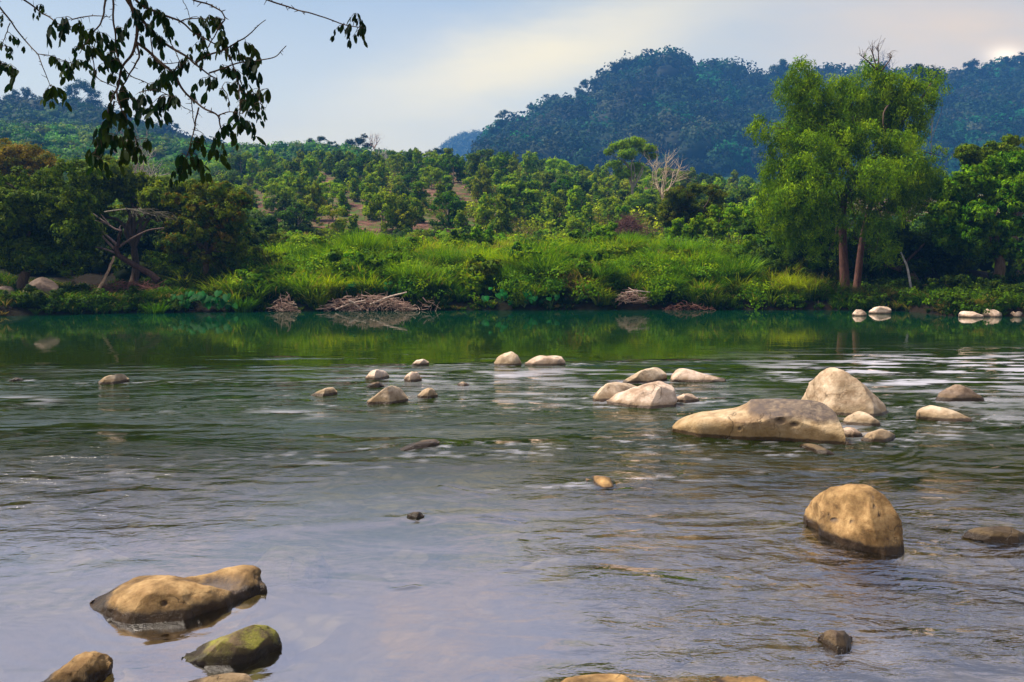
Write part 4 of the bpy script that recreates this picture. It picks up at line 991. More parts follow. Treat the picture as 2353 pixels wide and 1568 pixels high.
# skyline trees on mountain and hill
sky_trees = [
    (1553, 640, [(1550, 128, 16, 0), (1535, 140, 16, 0), (1565, 142, 16, 0), (1578, 132, 9, 0), (1548, 150, 22, 0)], 'tallest tree on the summit of the blue mountain'),
    (1798, 640, [(1800, 148, 17, 0), (1790, 158, 17, 0), (1812, 160, 15, 0), (1800, 172, 22, 0)], 'dome-shaped dark tree on the ridge left of the twin-trunk tree'),
    (1440, 645, [(1415, 155, 18, 0), (1440, 148, 20, 0), (1470, 142, 18, 0), (1490, 140, 14, 0), (1400, 170, 14, 0)], 'broad dark tree at the top step of the ridge'),
    (1357, 640, [(1345, 190, 14, 0), (1365, 187, 14, 0), (1375, 200, 16, 0), (1330, 210, 14, 0)], 'rounded tree on the middle step of the ridge'),
    (1270, 630, [(1255, 225, 10, 0), (1275, 222, 12, 0), (1265, 240, 16, 0), (1220, 245, 12, 0)], 'ragged tree on the lower ridge'),
    (1150, 560, [(1143, 268, 10, 0), (1160, 262, 12, 0), (1152, 285, 15, 0), (1135, 300, 14, 0)], 'thin-leaved tree at the left cliff of the mountain'),
    (2240, 640, [(2225, 150, 14, 0), (2240, 145, 12, 0), (2232, 165, 18, 0), (2255, 165, 12, 0)], 'dark tree beside the setting sun'),
    (2330, 645, [(2310, 140, 15, 0), (2340, 135, 17, 0), (2360, 140, 16, 0), (2320, 155, 20, 0)], 'dark tree on the ridge right of the setting sun'),
    (2130, 240, [(2110, 160, 18, 0), (2150, 165, 18, 0), (2130, 175, 22, 0), (2165, 180, 14, 0)], 'open-crowned tree on the skyline behind the twin-trunk tree'),
    (735, 262, [(715, 325, 12, 0, .6), (740, 320, 14, 0, .5), (760, 328, 12, 0, .5), (725, 338, 14, 0), (775, 340, 10, 0)], 'flat-crowned tree on the skyline of the green hill'),
    (822, 262, [(838, 313, 10, 0), (825, 325, 14, 0), (805, 330, 13, 0), (845, 335, 12, 0), (785, 340, 10, 0)], 'slanting dark tree on the skyline left of the leafless tree'),
    (1005, 262, [(990, 352, 13, 0), (1010, 348, 13, 0), (1028, 358, 13, 0), (1000, 368, 16, 0), (970, 355, 8, 0)], 'dark tree on the skyline below the farthest hill'),
    (180, 430, [(150, 215, 20, 0), (185, 203, 24, 0), (210, 215, 20, 0), (165, 240, 28, 0), (215, 240, 22, 0), (130, 225, 14, 0)], 'large domed tree on the upper left hill'),
    (50, 430, [(35, 218, 16, 0), (60, 213, 16, 0), (20, 230, 16, 0), (80, 228, 14, 0), (50, 240, 22, 0)], 'rounded tree on the upper left hill near the edge'),
    (385, 400, [(370, 285, 9, 0), (390, 280, 9, 0), (405, 290, 9, 0), (380, 296, 14, 0)], 'small dark tree on the upper left skyline'),
]
for (u, Y, cl, lab) in sky_trees:
    r = max(c[2] for c in cl) / F * Y
    simple_tree('skyline_tree', lab, 'tree', u, Y, 0, cl, MT[:2] + DG[:1], 9000, r * .12, tr=r * .06, tw=.3, twigs=22, mat=M_FAR, group='trees along the skyline', shell=.6)

# ------------------------------------------------------------------ riverbank grass
def blades(g, B, az, lean, L, Wd, c0, c1, segs=4):
    n = len(B); t = np.linspace(0, 1, segs + 1)
    dirx = np.stack([np.cos(az), np.sin(az), np.zeros(n)], -1)
    side = np.stack([-np.sin(az), np.cos(az), np.zeros(n)], -1)
    side = side * .75 + np.array([.55, 0, 0]); side /= np.linalg.norm(side, axis=1)[:, None]
    pts = []
    for tt in t:
        out = (lean * L * (tt ** 1.7))[:, None] * dirx
        zz = L * (tt - lean * .45 * tt ** 2.6)
        p = B + out; p = p.copy(); p[:, 2] += zz
        w = (Wd * (1 - tt) ** .6 * (1 if tt > 0 else .8))[:, None] * .5
        pts.append(p - side * w); pts.append(p + side * w)
    V = np.stack(pts, 1)
    k = 2 * (segs + 1)
    Q = np.concatenate([(np.arange(n)[:, None] * k) + np.array([2*i, 2*i+1, 2*i+3, 2*i+2])[None] for i in range(segs)])
    tc = np.repeat(t, 2)[None, :, None]
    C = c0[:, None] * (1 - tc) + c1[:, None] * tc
    g.add(V.reshape(-1, 3), Q, C.reshape(-1, 3))

def grass(name, label, ntuft, per, u0, u1, s0, s1, Lr, wd, pal, cat='grass', lean=(.2, .9), spow=1.0, hn=(.35, 11)):
    u = rng.uniform(u0, u1, ntuft); e_ = (u1 - u0) * .07; u = u + np.where(u < u0 + e_, -1, np.where(u > u1 - e_, 1, 0)) * np.abs(rng.normal(size=ntuft)) * e_ * .5; s = s0 + (s1 - s0) * rng.random(ntuft) ** spow
    gap = (((u > 742) & (u < 948)) | ((u > 1418) & (u < 1482)) | ((u > 622) & (u < 682)) | ((u > 440) & (u < 520)) | ((u > 1135) & (u < 1175))) & (s < 1.0)
    u, s = u[~gap], s[~gap]; ntuft = len(u)
    Y = bankY(u) + s; B0 = G(u, Y)
    kp = fbm(B0[:, 0] * 1.1, B0[:, 1] * 1.6, 55, 3) > -.28; u, s, Y, B0 = u[kp], s[kp], Y[kp], B0[kp]; ntuft = len(u)
    nz = fbm(B0[:, 0] * hn[0], B0[:, 1] * hn[0] * 1.3, hn[1], 3)
    Lt = Lr[0] + (Lr[1] - Lr[0]) * np.clip(.45 + .95 * nz, 0, 1)
    edge = np.clip(.5 + s / 2.0, .5, 1); Lt = Lt * edge
    pal = np.asarray(pal, float)
    sel = np.clip(.45 + .5 * nz + .6 * fbm(B0[:, 0] * .5, B0[:, 1] * .9, 3.3, 3) + rng.normal(size=ntuft) * .16, 0, .999) * (len(pal) - 1)
    i = sel.astype(int); f = (sel - i)[:, None]
    tc = pal[i] * (1 - f) + pal[np.minimum(i + 1, len(pal) - 1)] * f
    k = np.repeat(np.arange(ntuft), per); n = len(k)
    az = rng.uniform(0, 6.283, n); rr = .16 * Lt[k] * rng.random(n)
    B = B0[k] + np.stack([np.cos(az) * rr, np.sin(az) * rr, np.zeros(n)], -1)
    L = Lt[k] * rng.uniform(.6, 1.15, n); ln = rng.uniform(*lean, n)
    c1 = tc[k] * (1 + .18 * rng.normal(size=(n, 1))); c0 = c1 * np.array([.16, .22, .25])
    dead = (fbm(B0[:, 0] * .6, B0[:, 1] * .9, 77, 3) > .62)[k] & (rng.random(n) < .7); straw = (rng.random(n) < .07) | dead; c1[straw] = (.40, .30, .13)
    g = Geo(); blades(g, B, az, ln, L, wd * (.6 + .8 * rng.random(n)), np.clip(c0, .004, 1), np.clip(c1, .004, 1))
    return tag(g.build(name, M_GRASS), label, cat, None, 'stuff')
GP = [(.045, .13, .008), (.085, .21, .008), (.15, .31, .008), (.24, .41, .010), (.38, .47, .03)]
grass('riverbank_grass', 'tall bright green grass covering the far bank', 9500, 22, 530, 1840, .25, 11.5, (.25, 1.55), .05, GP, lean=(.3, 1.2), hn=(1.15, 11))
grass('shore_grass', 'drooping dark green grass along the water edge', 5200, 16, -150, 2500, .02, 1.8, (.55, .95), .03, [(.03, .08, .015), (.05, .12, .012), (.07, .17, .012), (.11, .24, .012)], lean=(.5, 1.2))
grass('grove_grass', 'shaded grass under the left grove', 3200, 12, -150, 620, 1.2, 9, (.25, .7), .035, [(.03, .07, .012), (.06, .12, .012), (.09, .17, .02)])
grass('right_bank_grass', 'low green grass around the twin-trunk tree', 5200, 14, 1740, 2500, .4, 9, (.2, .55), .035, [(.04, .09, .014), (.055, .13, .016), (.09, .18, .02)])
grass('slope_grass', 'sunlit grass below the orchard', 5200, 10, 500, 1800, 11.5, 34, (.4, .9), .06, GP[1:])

def tussock(u, Y, h, w, pal, label):
    b = G(u, Y); g = Geo(); n = int(460 * h * w)
    az = rng.uniform(0, 6.283, n); rr = w * .45 * rng.random(n) ** .6
    B = np.stack([np.cos(az) * rr, np.sin(az) * rr, np.zeros(n)], -1)
    az = az + rng.normal(size=n) * .5
    L = h * rng.uniform(.55, 1.2, n); pl = np.asarray(pal); c1 = pl[rng.integers(0, len(pl), n)] * (1 + .2 * rng.normal(size=(n, 1)))
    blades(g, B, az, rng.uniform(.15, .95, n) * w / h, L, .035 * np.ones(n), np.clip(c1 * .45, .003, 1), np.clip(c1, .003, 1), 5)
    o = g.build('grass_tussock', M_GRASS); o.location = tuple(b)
    tag(o, label, 'grass clump', 'big grass clumps on the bank')
for (u, Y, h, w, k, lab) in [(830, 48, 2.2, 1.6, 1, 'tallest bright grass clump, rising above the left part of the bank'), (770, 47, 1.7, 1.5, 1, 'grass clump just left of the tallest one'),
        (900, 49, 1.5, 1.4, 2, 'yellowish grass clump right of the tallest one'), (700, 46, 1.4, 1.4, 1, 'broad grass clump near the left end of the bank'), (800, 44.3, 1.3, 1.4, 0, 'dark hanging grass clump halfway down below the tallest one'),
        (930, 50, 1.4, 1.4, 2, 'feathery grass clump in front of the brown soil'), (1500, 47, 1.5, 1.7, 1, 'wide grass clump right of the centre top of the bank'), (1440, 45, 1.2, 1.5, 0, 'drooping dark clump below the wide one at the right'),
        (1570, 44, 1.3, 1.6, 0, 'bluish drooping grass clump low at the right'), (1620, 42.3, 1.1, 1.4, 0, 'drooping grass clump touching the water edge at the right'), (1680, 44, 1.2, 1.4, 0, 'last grass clump before the twin-trunk tree'),
        (1010, 48, 1.2, 1.4, 2, 'pale grass clump left of the broad-leaved shrub'), (1060, 44, 1.0, 1.2, 0, 'dark tuft in the middle of the bank'), (620, 44, 1.2, 1.2, 0, 'shaded clump beside the left grove'),
        (355, 38.6, .8, .8, 0, 'drooping grass tuft below the leaning pole'), (560, 39.8, .9, .9, 0, 'drooping grass tuft right of the huge leaves'), (1350, 49.5, 1.3, 1.5, 2, 'sunlit clump at the top of the bank right of centre'), (1250, 43.5, .9, 1.2, 0, 'low dark tuft right of centre')]:
    tussock(u, Y, h, w, [GP[:2], GP[1:4], GP[2:]][k], lab)

tp = []
for k in range(5):
    tussock(700 + 200*k, 46, 1.55, 1.7, [GP[:3], GP[1:4], GP[2:], GP[1:3], GP[:2] + GP[3:4]][k], 'bushy grass clump among many like it on the grassy bank'); tp.append(COL.objects[-1])
for k in range(52):
    o = tp[k % 5].copy(); COL.objects.link(o)
    u = rng.uniform(590, 1700); Y = float(bankY(u)) + rng.uniform(1.2, 10)
    o.location = tuple(float(a) for a in G(u, Y)); o.rotation_euler = (0, 0, rng.uniform(0, 6.28)); q = rng.uniform(.6, 1.15); o.scale = (q * 1.1, q * 1.1, q)
# leafy undergrowth on the bank (stuff)
def bank_leaves(name, label, n, u0, u1, s0, s1, r, leaf, per, pal, zl=.75):
    u = rng.uniform(u0, u1, n); s = rng.uniform(s0, s1, n); gap = (((u > 742) & (u < 948)) | ((u > 1418) & (u < 1482)) | ((u > 622) & (u < 682)) | ((u > 440) & (u < 520)) | ((u > 1135) & (u < 1175))) & (s < 1.3)
    u, s = u[~gap], s[~gap]; n = len(u); Y = bankY(u) + s; c = G(u, Y)
    k = fbm(c[:, 0] * .45, c[:, 1] * .8, 9.9, 2) > -.1; c = c[k]; m = len(c)
    rr = r * rng.uniform(.5, 1.4, m); c[:, 2] += rr * zl
    g = Geo(); crown(g, np.concatenate([c, rr[:, None], rr[:, None], (rr*.75)[:, None]], 1), m * per, leaf, pal, twigs=8, tw=.42, wd=.6, droop=.2)
    return tag(g.build(name, M_LEAF), label, 'undergrowth', None, 'stuff')
bank_leaves('bank_undergrowth', 'leafy weeds among the grass on the far bank', 560, 560, 1800, .05, 11, .75, .13, 210, BR + DGB + DG[1:2])
bank_leaves('shore_undergrowth', 'dark leafy weeds on the left shore', 620, -150, 620, .0, 5, .35, .12, 110, DG + BR[:1])
bank_leaves('right_undergrowth_leaves', 'low leafy shrubs and creepers on the right shore', 760, 1760, 2500, .0, 6.5, .36, .12, 110, DG + BR[:2])

# individual shrubs on the bank
sh = [(1765, 610, 46, .9, DGB + DG[1:], 'dark leafy shrub at the left foot of the twin-trunk tree'), (1715, 575, 48.5, .9, DGB, 'large green shrub where the grassy bank ends at the right'), (1790, 560, 49, .9, DG + DGB[:1], 'shaded bush under the lowest left foliage of the twin-trunk tree'),
      (1830, 650, 44.5, .6, DG + BR[:1], 'small shrub left of the two trunks'), (1900, 660, 43.2, .4, BR[:1] + DG, 'little bush touching the left trunk'), (1205, 590, 45, .50, BR + BG, 'round broad-leaved shrub in the middle of the grassy bank'), (1090, 655, 42.4, .5, BR, 'small leafy shrub near the water left of the big-leaved plants'),
      (1330, 640, 43, .62, OL + ORG[:1], 'shrub with a few orange leaves low on the bank'), (1690, 500, 53, .9, BR, 'bright leafy shrub left of the twin-trunk tree'), (1740, 530, 50, .8, DG + BR[:1], 'dark glossy shrub touching the twin-trunk tree'),
      (1640, 520, 52, .8, BR + YG[:1], 'yellow-green shrub behind the bank grass at the right'), (1580, 530, 52, .7, BR, 'green shrub above the drooping grass'), (765, 505, 78, 1.1, YG, 'bright yellow bush at the foot of the orchard'),
      (1040, 545, 56, .55, BR + DG[:1], 'green shrub behind the grass in the centre'), (1110, 540, 57, .55, BR, 'leafy shrub behind the grass, right of centre'), (1390, 530, 56, .6, BR, 'light green shrub at the top of the bank'),
      (640, 560, 50, .8, OL + BR[:1], 'olive shrub at the left end of the tall grass'), (590, 520, 56, .9, BG, 'bluish-green shrub beside the left grove'), (600, 600, 46, .8, OL, 'dark olive bush between the grove and the grass'),
      (70, 690, 37.6, .65, DG + [(.03, .07, .02)], 'dark bush in front of the round boulder on the left shore'), (400, 610, 45, 1.0, YG[2:] + BR, 'bright grassy bush glowing behind the crooked trunk'),
      (2180, 690, 40.5, .8, DG + BR[:1], 'low dark shrub on the right shore'), (2270, 670, 41, .9, DG + OL[:1], 'rounded shrub above the pale shore stones'), (2330, 690, 39.5, .7, DG, 'shrub at the right edge of the shore'), (2085, 690, 41.5, .5, BR[:1] + DG, 'small shrub near the white leaning trunk')]
for (u, v, Y, r, pal, lab) in sh:
    b = G(u, Y); c = P(u, v, Y); c[2] = max(c[2], b[2] + r * .5)
    root = tree_obj('shrub', lab, 'shrub', b); org = np.array(root.location)
    cl = [(*(c + rng.normal(size=3) * r * [.75, .5, .40]), r * rng.uniform(.3, .5)) for _ in range(13)]
    g = Geo(); crown(g, cl, 5200, .13, pal, twigs=12, tw=.4, wd=.55, droop=.2, hang=.1); g.build('foliage', M_LEAF, root, org)
    g = Geo(); limbs(g, b - [0, 0, .1], [q[:3] for q in cl[:5]], .03, (.12, .09, .06)); g.build('stem', M_BARK, root, org)

bp = []
for k in range(4):
    r = .62; b = G(650 + 250 * k, 45.5); root = tree_obj('shrub', 'leafy weed bush, one of many growing through the grass of the bank', 'shrub', b, 'weed bushes in the bank grass')
    cl = [(rng.normal() * r * .6, rng.normal() * r * .4, .45 + rng.random() * .75, r * rng.uniform(.3, .5)) for _ in range(9)]
    g = Geo(); crown(g, cl, 2600, [.12, .17, .10, .15][k], [BR, DGB, BR[1:], OLB + BR[:1]][k], twigs=12, tw=.4, wd=.6, droop=.4); c = g.build('foliage', M_LEAF, root)
    g = Geo(); limbs(g, (0, 0, -.1), [q[:3] for q in cl[:4]], .02, (.12, .09, .06)); t = g.build('stem', M_BARK, root); bp.append((root, c, t))
for k in range(34):
    root, c, t = bp[k % 4]; r2 = root.copy(); COL.objects.link(r2)
    for ch in (c, t):
        q = ch.copy(); COL.objects.link(q); q.parent = r2
    u = rng.uniform(580, 1760); Y = float(bankY(u)) + rng.uniform(.8, 11)
    r2.location = tuple(float(a) for a in G(u, Y)); r2.rotation_euler = (0, 0, rng.uniform(0, 6.28)); q = rng.uniform(.7, 1.35); r2.scale = (q * 1.2, q * 1.2, q)

# big-leaved plants
def bigleaf(u, v, Y, n, size, label, spread):
    Y = float(bankY(u)) + (.12 if v > 679 else 1.1)
    b = P(u, v, Y); b[2] = max(b[2] - .35, float(ground(b[0], Y)))
    root = tree_obj('big_leaved_plant', label, 'plant', b, 'big-leaved plants by the water'); org = np.array(root.location)
    g = Geo(); st = Geo()
    ol = np.array([(0, -.18), (.22, -.42), (.42, -.25), (.44, .05), (.3, .4), (0, .85), (-.3, .4), (-.44, .05), (-.42, -.25), (-.22, -.42)])
    for k in range(n):
        c = b + np.array([rng.normal() * spread, rng.normal() * .25 - .2, .25 + rng.random() * .5])
        s = size * rng.uniform(.7, 1.2); az = rng.uniform(-.9, .9) + (c[0] - b[0]) * .3
        down = np.array([math.sin(az) * .7, -.55, -.65 + rng.normal() * .25]); down /= np.linalg.norm(down)
        sd = np.cross(down, [0, -.6, .8]); sd /= np.linalg.norm(sd); nn = np.cross(sd, down)
        V = [c + s * (sd * x + down * y - nn * .25 * abs(x)) for x, y in ol] + [c + s * down * .15 + nn * .02]
        T = [(10, i, (i+1) % 10) for i in range(10)]
        q = np.array([(.02, .11, .025), (.03, .14, .03), (.015, .08, .02)])[rng.integers(0, 3)]
        g.add(V, None, q * rng.uniform(.8, 1.2), T)
        tube(st, [b, (b + c) / 2 + [0, .05, .15], c], .018, .01, (.08, .15, .04), 5, 6)
    g.build('foliage', M_LEAF, root, org); st.build('stem', M_TWIG, root, org)
bigleaf(470, 690, 40.4, 14, .42, 'plant with huge pale-green heart leaves at the water edge on the left', .6)
bigleaf(500, 700, 40.2, 9, .36, 'heart-leaved plant just right of the hugest leaves', .5)
bigleaf(410, 700, 40.2, 8, .30, 'small heart-leaved plant left of the hugest leaves', .4)
bigleaf(815, 665, 42.5, 26, .22, 'large-leaved plant above the left end of the driftwood', .5)
bigleaf(900, 668, 42.5, 40, .22, 'dense large-leaved plant above the middle of the driftwood', .8)
bigleaf(1150, 680, 41.8, 12, .30, 'large-leaved plant alone in mid bank near the water', .5)
bigleaf(1205, 690, 41.4, 8, .28, 'drooping large-leaved plant right of the lone one', .35)
bigleaf(1265, 700, 41.2, 5, .28, 'few broad leaves hanging over the water edge', .3)

# driftwood
def driftwood(u0, u1, v0, v1, Y, n, label, L=1.0, C=((.45, .30, .24), (.30, .19, .15), (.55, .42, .34)), logs=()):
    if v1 > 705: Y = float(bankY((u0+u1)/2)) - .02
    b = P((u0+u1)/2, v1, Y); root = tree_obj('driftwood_pile', label, 'driftwood', b); org = np.array(root.location)
    g = Geo()
    for k in range(n):
        fu = rng.random(); u = u0 + (u1-u0) * fu; hh = math.sin(min(max(fu, .06), .94) * math.pi) ** .6
        v = v1 - (v1 - v0) * hh * rng.random()
        c = P(u, v, Y + rng.normal() * .25); d = rng.normal(size=3) * [1, .5, .33]; d /= np.linalg.norm(d)
        l = L * rng.uniform(.3, 1.0)
        col = np.array(C[rng.integers(0, len(C))]) * rng.uniform(.7, 1.2)
        r = rng.uniform(.008, .024)
        tube(g, [c - d*l*.5, c + rng.normal(size=3) * .06, c + d*l*.5], r, r*.5, col, 5, 6)
    g.build('stick', M_BARK, root, org)['kind'] = 'stuff'
    for (a, b2, r) in logs:
        g = Geo(); p, q = P(*a, Y - .35), P(*b2, Y - .25)
        tube(g, [p, (p+q)/2 + [0, 0, .06], q], r, r*.6, (.62, .5, .42), 8, 12); g.build('branch', M_BARK, root, org)
driftwood(745, 945, 678, 714, 40.9, 330, 'large tangled pile of pinkish driftwood at the water edge', logs=(((850, 700), (935, 672), .05), ((800, 690), (830, 712), .06), ((770, 712), (840, 690), .04)))
driftwood(625, 680, 680, 716, 40.7, 90, 'small brown driftwood tangle left of the large pile', .7)
driftwood(1422, 1478, 664, 694, 41.6, 90, 'brown driftwood snagged on the bank right of centre', .9, logs=(((1440, 672), (1495, 672), .03),))
driftwood(225, 370, 650, 668, 41.5, 110, 'reddish fallen branches under the crooked tree', 1.6, C=((.25, .11, .09), (.18, .08, .06)), logs=(((330, 680), (372, 684), .06),))
driftwood(950, 1010, 690, 712, 41.2, 30, 'few loose twigs right of the large driftwood pile', .6)
driftwood(1530, 1640, 696, 714, 41.2, 130, 'dry reddish roots along the water edge at the right', .5, C=((.3, .14, .1), (.2, .1, .08)))
driftwood(510, 560, 640, 668, 42.0, 60, 'dark dead twigs at the left end of the grassy bank', .8, C=((.2, .12, .1), (.12, .08, .06)))

# ------------------------------------------------------------------ overhanging branches close to the camera
def hang(label, stems, clusters, Y=5.0, name='overhanging_branch'):
    s0 = stems[0][0]; b = P(s0[0][0] / 3, s0[0][1] / 3, Y); root = tree_obj(name, label, 'branch', b, 'branches hanging in from above'); org = np.array(root.location)
    g = Geo(); allp = []
    for k, (pts, r0, r1) in enumerate(stems):
        p3 = [P(a / 3, c / 3, Y + .25 * vnoise(a * .004, c * .004, 1.5)) for a, c in pts]
        pp = tube(g, p3, r0, r1, (.045, .03, .022), 7, len(pts) * 7, wob=.012)
        allp.append(pp)
        for q in pp[::2]:      # knots and short spurs
            if rng.random() < .55:
                d = rng.normal(size=3); d[2] -= .2; d /= np.linalg.norm(d)
                tube(g, [q, q + d * .012, q + d * rng.uniform(.012, .04)], r1 * 1.2, r1 * .5, (.045, .03, .022), 4, 3)
    allp = np.concatenate(allp)
    lf = Geo()
    ol = np.array([(0, 0), (.13, .22), (.19, .5), (.13, .8), (0, 1.0), (-.13, .8), (-.19, .5), (-.13, .22)])
    for (a, c, sz) in clusters:
        q = P(a / 3, c / 3 - 6 * sz, Y + .25 * vnoise(a * .004, c * .004, 1.5))
        nb = allp[np.argmin(((allp - q) ** 2).sum(1))]
        az = rng.uniform(0, 6.28); out = np.array([math.cos(az), .4 * math.sin(az), -.25]) * .075 * sz
        rach = smoothpts([nb, (nb + q) / 2 + [0, 0, .012], q, q + out * .55, q + out + [0, 0, -.045 * sz]], 14)
        tube(g, rach[::3], .0022, .0012, (.05, .035, .02), 4, 8)
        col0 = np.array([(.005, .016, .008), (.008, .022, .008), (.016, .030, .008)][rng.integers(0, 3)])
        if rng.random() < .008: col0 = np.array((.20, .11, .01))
        for t in np.linspace(.42, 1, 5):
            for sd in (-1, 1):
                c0 = rach[int(t * 13)]; L = .051 * sz * rng.uniform(.7, 1.3)
                d = np.array([rng.normal() * .28 + sd * .22 * (out[1] / .085), rng.normal() * .3, -1.0]) + out / .085 / sz * .3 * rng.random(); d /= np.linalg.norm(d)
                w = np.cross(d, rng.normal(size=3) * [.35, 1, .2]); w /= np.linalg.norm(w); nn = np.cross(w, d)
                c0 = c0 + w * sd * .006
                V = [c0 + L * (w * x * 1.05 + d * y + nn * .35 * abs(x) + nn * .10 * y * y) for x, y in ol]
                V += [c0 + L * (d * y + nn * .10 * y * y) for y in (.22, .5, .8)]
                Qf = [(0, 1, 8, 8)]
                T = [(0, 1, 8), (1, 2, 8), (8, 2, 9), (2, 3, 9), (9, 3, 10), (3, 4, 10), (0, 8, 7), (7, 8, 6), (8, 9, 6), (6, 9, 5), (9, 10, 5), (5, 10, 4)]
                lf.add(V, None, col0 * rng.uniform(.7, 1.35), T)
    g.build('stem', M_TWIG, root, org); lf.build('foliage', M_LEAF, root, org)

T1, T2, T3 = .011, .006, .0035
hang('thick forked leafy branch hanging in from the top, with the most leaves', [
    ([(850, -60), (905, 40), (960, 110), (1050, 215), (1150, 300), (1280, 385), (1340, 440), (1420, 500), (1500, 545)], T1, T3),
    ([(870, -50), (905, 60), (932, 130), (942, 220), (935, 290), (900, 385), (850, 455), (820, 560), (800, 625), (770, 700), (745, 800), (735, 890)], T1, T3),
    ([(938, 285), (1050, 385), (1150, 460), (1200, 510), (1260, 610), (1330, 690), (1400, 745), (1500, 800), (1520, 870), (1545, 950)], .009, T3),
    ([(775, -60), (785, 100), (790, 250), (800, 360), (830, 445), (900, 525), (980, 565), (1060, 600)], T2, .002),
    ([(745, -60), (715, 80), (690, 170), (640, 230), (600, 300), (540, 365)], T2, .002),
    ([(880, -60), (970, 30), (1060, 70), (1180, 125), (1250, 160), (1330, 225), (1420, 270), (1500, 315)], .008, T3),
    ([(1345, 440), (1450, 375), (1590, 320), (1700, 250), (1760, 195), (1830, 138)], .006, .002),
    ([(1440, 500), (1540, 468), (1650, 432), (1780, 420), (1890, 398), (1935, 350), (1967, 318)], .005, .002),
    ([(1550, 340), (1600, 440), (1640, 580), (1650, 700), (1645, 790), (1600, 900)], .004, .002),
    ([(1500, 800), (1580, 772), (1670, 785)], .004, .002),
    ([(1370, 745), (1340, 880), (1310, 1000), (1285, 1080)], .005, .002),
    ([(940, 290), (955, 400), (900, 500), (860, 580), (820, 640)], .006, .003),
    ([(1040, 200), (1045, 330), (1070, 420), (1150, 440), (1300, 425)], .004, .002),
    ([(500, 132), (600, 115), (700, 110), (762, 122)], .0035, .002),
    ([(800, 620), (820, 720), (880, 830), (930, 930), (940, 990)], .005, .002),
    ([(790, 700), (735, 850), (692, 960), (650, 1060)], .005, .002),
    ([(1230, 155), (1300, 132), (1400, 130), (1500, 140)], .004, .002),
    ([(640, 380), (660, 520), (740, 575), (800, 600)], .003, .002),
    ([(1320, 690), (1330, 800), (1345, 900)], .003, .002),
    ([(1180, 300), (1230, 400), (1250, 470)], .003, .002),
    ([(1640, 620), (1700, 650), (1780, 650), (1800, 720), (1830, 745)], .003, .0015),
    ([(1530, 600), (1570, 660), (1580, 770)], .003, .0015),
    ([(960, 640), (1060, 620), (1200, 680), (1260, 740), (1340, 775)], .003, .0015)],
    [(430,150,1.5),(450,190,1.3),(540,170,1.1),(570,210,1.1),(610,250,1.2),(640,220,1.1),(690,250,1.3),(710,300,1.3),(600,340,1.2),(640,350,1.2),(690,340,1.2),(730,400,1.3),(740,460,1.3),(755,530,1.0),(510,340,.7),
     (920,80,1.3),(940,130,1.3),(970,180,1.2),(1040,70,1.1),(1080,90,1.3),(1120,120,1.3),(1160,200,1.1),(1150,170,1),(1120,280,1.2),(1080,250,1.0),(1310,170,1.0),(1350,220,1.1),(1380,140,1.1),(1440,130,1.2),(1490,140,1.2),(820,200,1.0),(880,230,1),(1000,10,1),
     (980,270,.9),(1540,270,1.2),(1520,300,1),(1640,310,1.0),(1700,320,1.2),(1390,310,1.1),(1420,370,1.1),(1260,430,1.1),(1290,450,.9),(1030,420,1.1),(1060,420,1.1),(1600,350,1.2),(1650,390,1.2),(1700,420,1.3),(1730,430,1.2),(1690,470,1.1),(1570,500,1.2),(1530,470,1.1),(1600,500,1.2),
     (1140,520,1.2),(1120,560,1.2),(1220,500,1.2),(1200,500,1),(1430,560,1.3),(1490,565,1.3),(1570,590,1.2),(1610,590,1.1),(1520,640,.8),(1680,640,1.1),(1720,650,1),(1850,640,1.5),(1790,630,1.1),(1700,720,1.1),(1730,780,.8),(1750,740,.8),(1700,860,1.3),(1660,860,1.0),(1620,810,1.1),(1580,880,1.4),(1600,930,1.1),
     (840,640,1.3),(870,670,1.3),(770,650,1.2),(760,730,1.3),(740,790,1.3),(830,800,1.2),(930,710,1.3),(970,690,1.3),(1010,690,1.2),(1030,760,1.0),(1090,700,1.2),(1130,690,1.2),(1170,690,1.3),(1210,690,1.3),(1060,590,1),(740,860,1.3),(760,830,1.2),(730,950,1.4),(690,980,1.4),(660,1060,1.5),(640,1100,1.3),(820,960,1.3),(780,950,1.1),(880,930,1),(880,990,1.2),(930,1000,1.1),(1030,990,1.4),(930,1070,1.2),
     (1240,1090,1.3),(1290,1120,1.3),(1330,1110,1.3),(1370,1110,1.3),(1440,1040,1.3),(1410,960,1.1),(1360,960,.9),(1470,970,.9),(1260,1160,1.1),(1310,1180,1.0)])
hang('thin sparse branch entering at the top left corner', [
    ([(-60, -20), (0, 65), (70, 150), (170, 275), (255, 375), (300, 480), (350, 600)], .006, .002),
    ([(120, -30), (240, 48), (330, 120), (400, 165), (500, 190), (560, 235)], .006, .002),
    ([(255, 372), (340, 382), (440, 420), (520, 440)], .003, .0015),
    ([(70, 160), (40, 240), (15, 300), (-20, 350)], .003, .0015), ([(-40, 380), (20, 440), (60, 460)], .003, .0015)],
    [(90, 270, .8), (75, 340, .6), (15, 120, .7), (5, 310, .8), (40, 460, 1.2), (80, 470, 1.2), (115, 500, 1.2), (-10, 440, 1), (365, 410, 1.1), (400, 440, 1), (450, 440, 1.1), (500, 450, 1.2), (540, 430, .9), (360, 620, 1.2), (400, 640, 1.2), (330, 630, 1), (290, 45, .8), (300, 70, .6)], Y=5.3)
hang('bare curved twig with one small tuft of leaves at its end, top centre', [
    ([(1780, -30), (1900, 20), (2030, 62), (2130, 82), (2230, 120), (2352, 170), (2420, 185), (2480, 195)], .005, .0025)],
    [(2370, 190, .9), (2400, 215, .8), (2460, 110, .9), (2470, 140, .7), (2490, 200, 1.0), (2500, 220, .9)], Y=5.0)
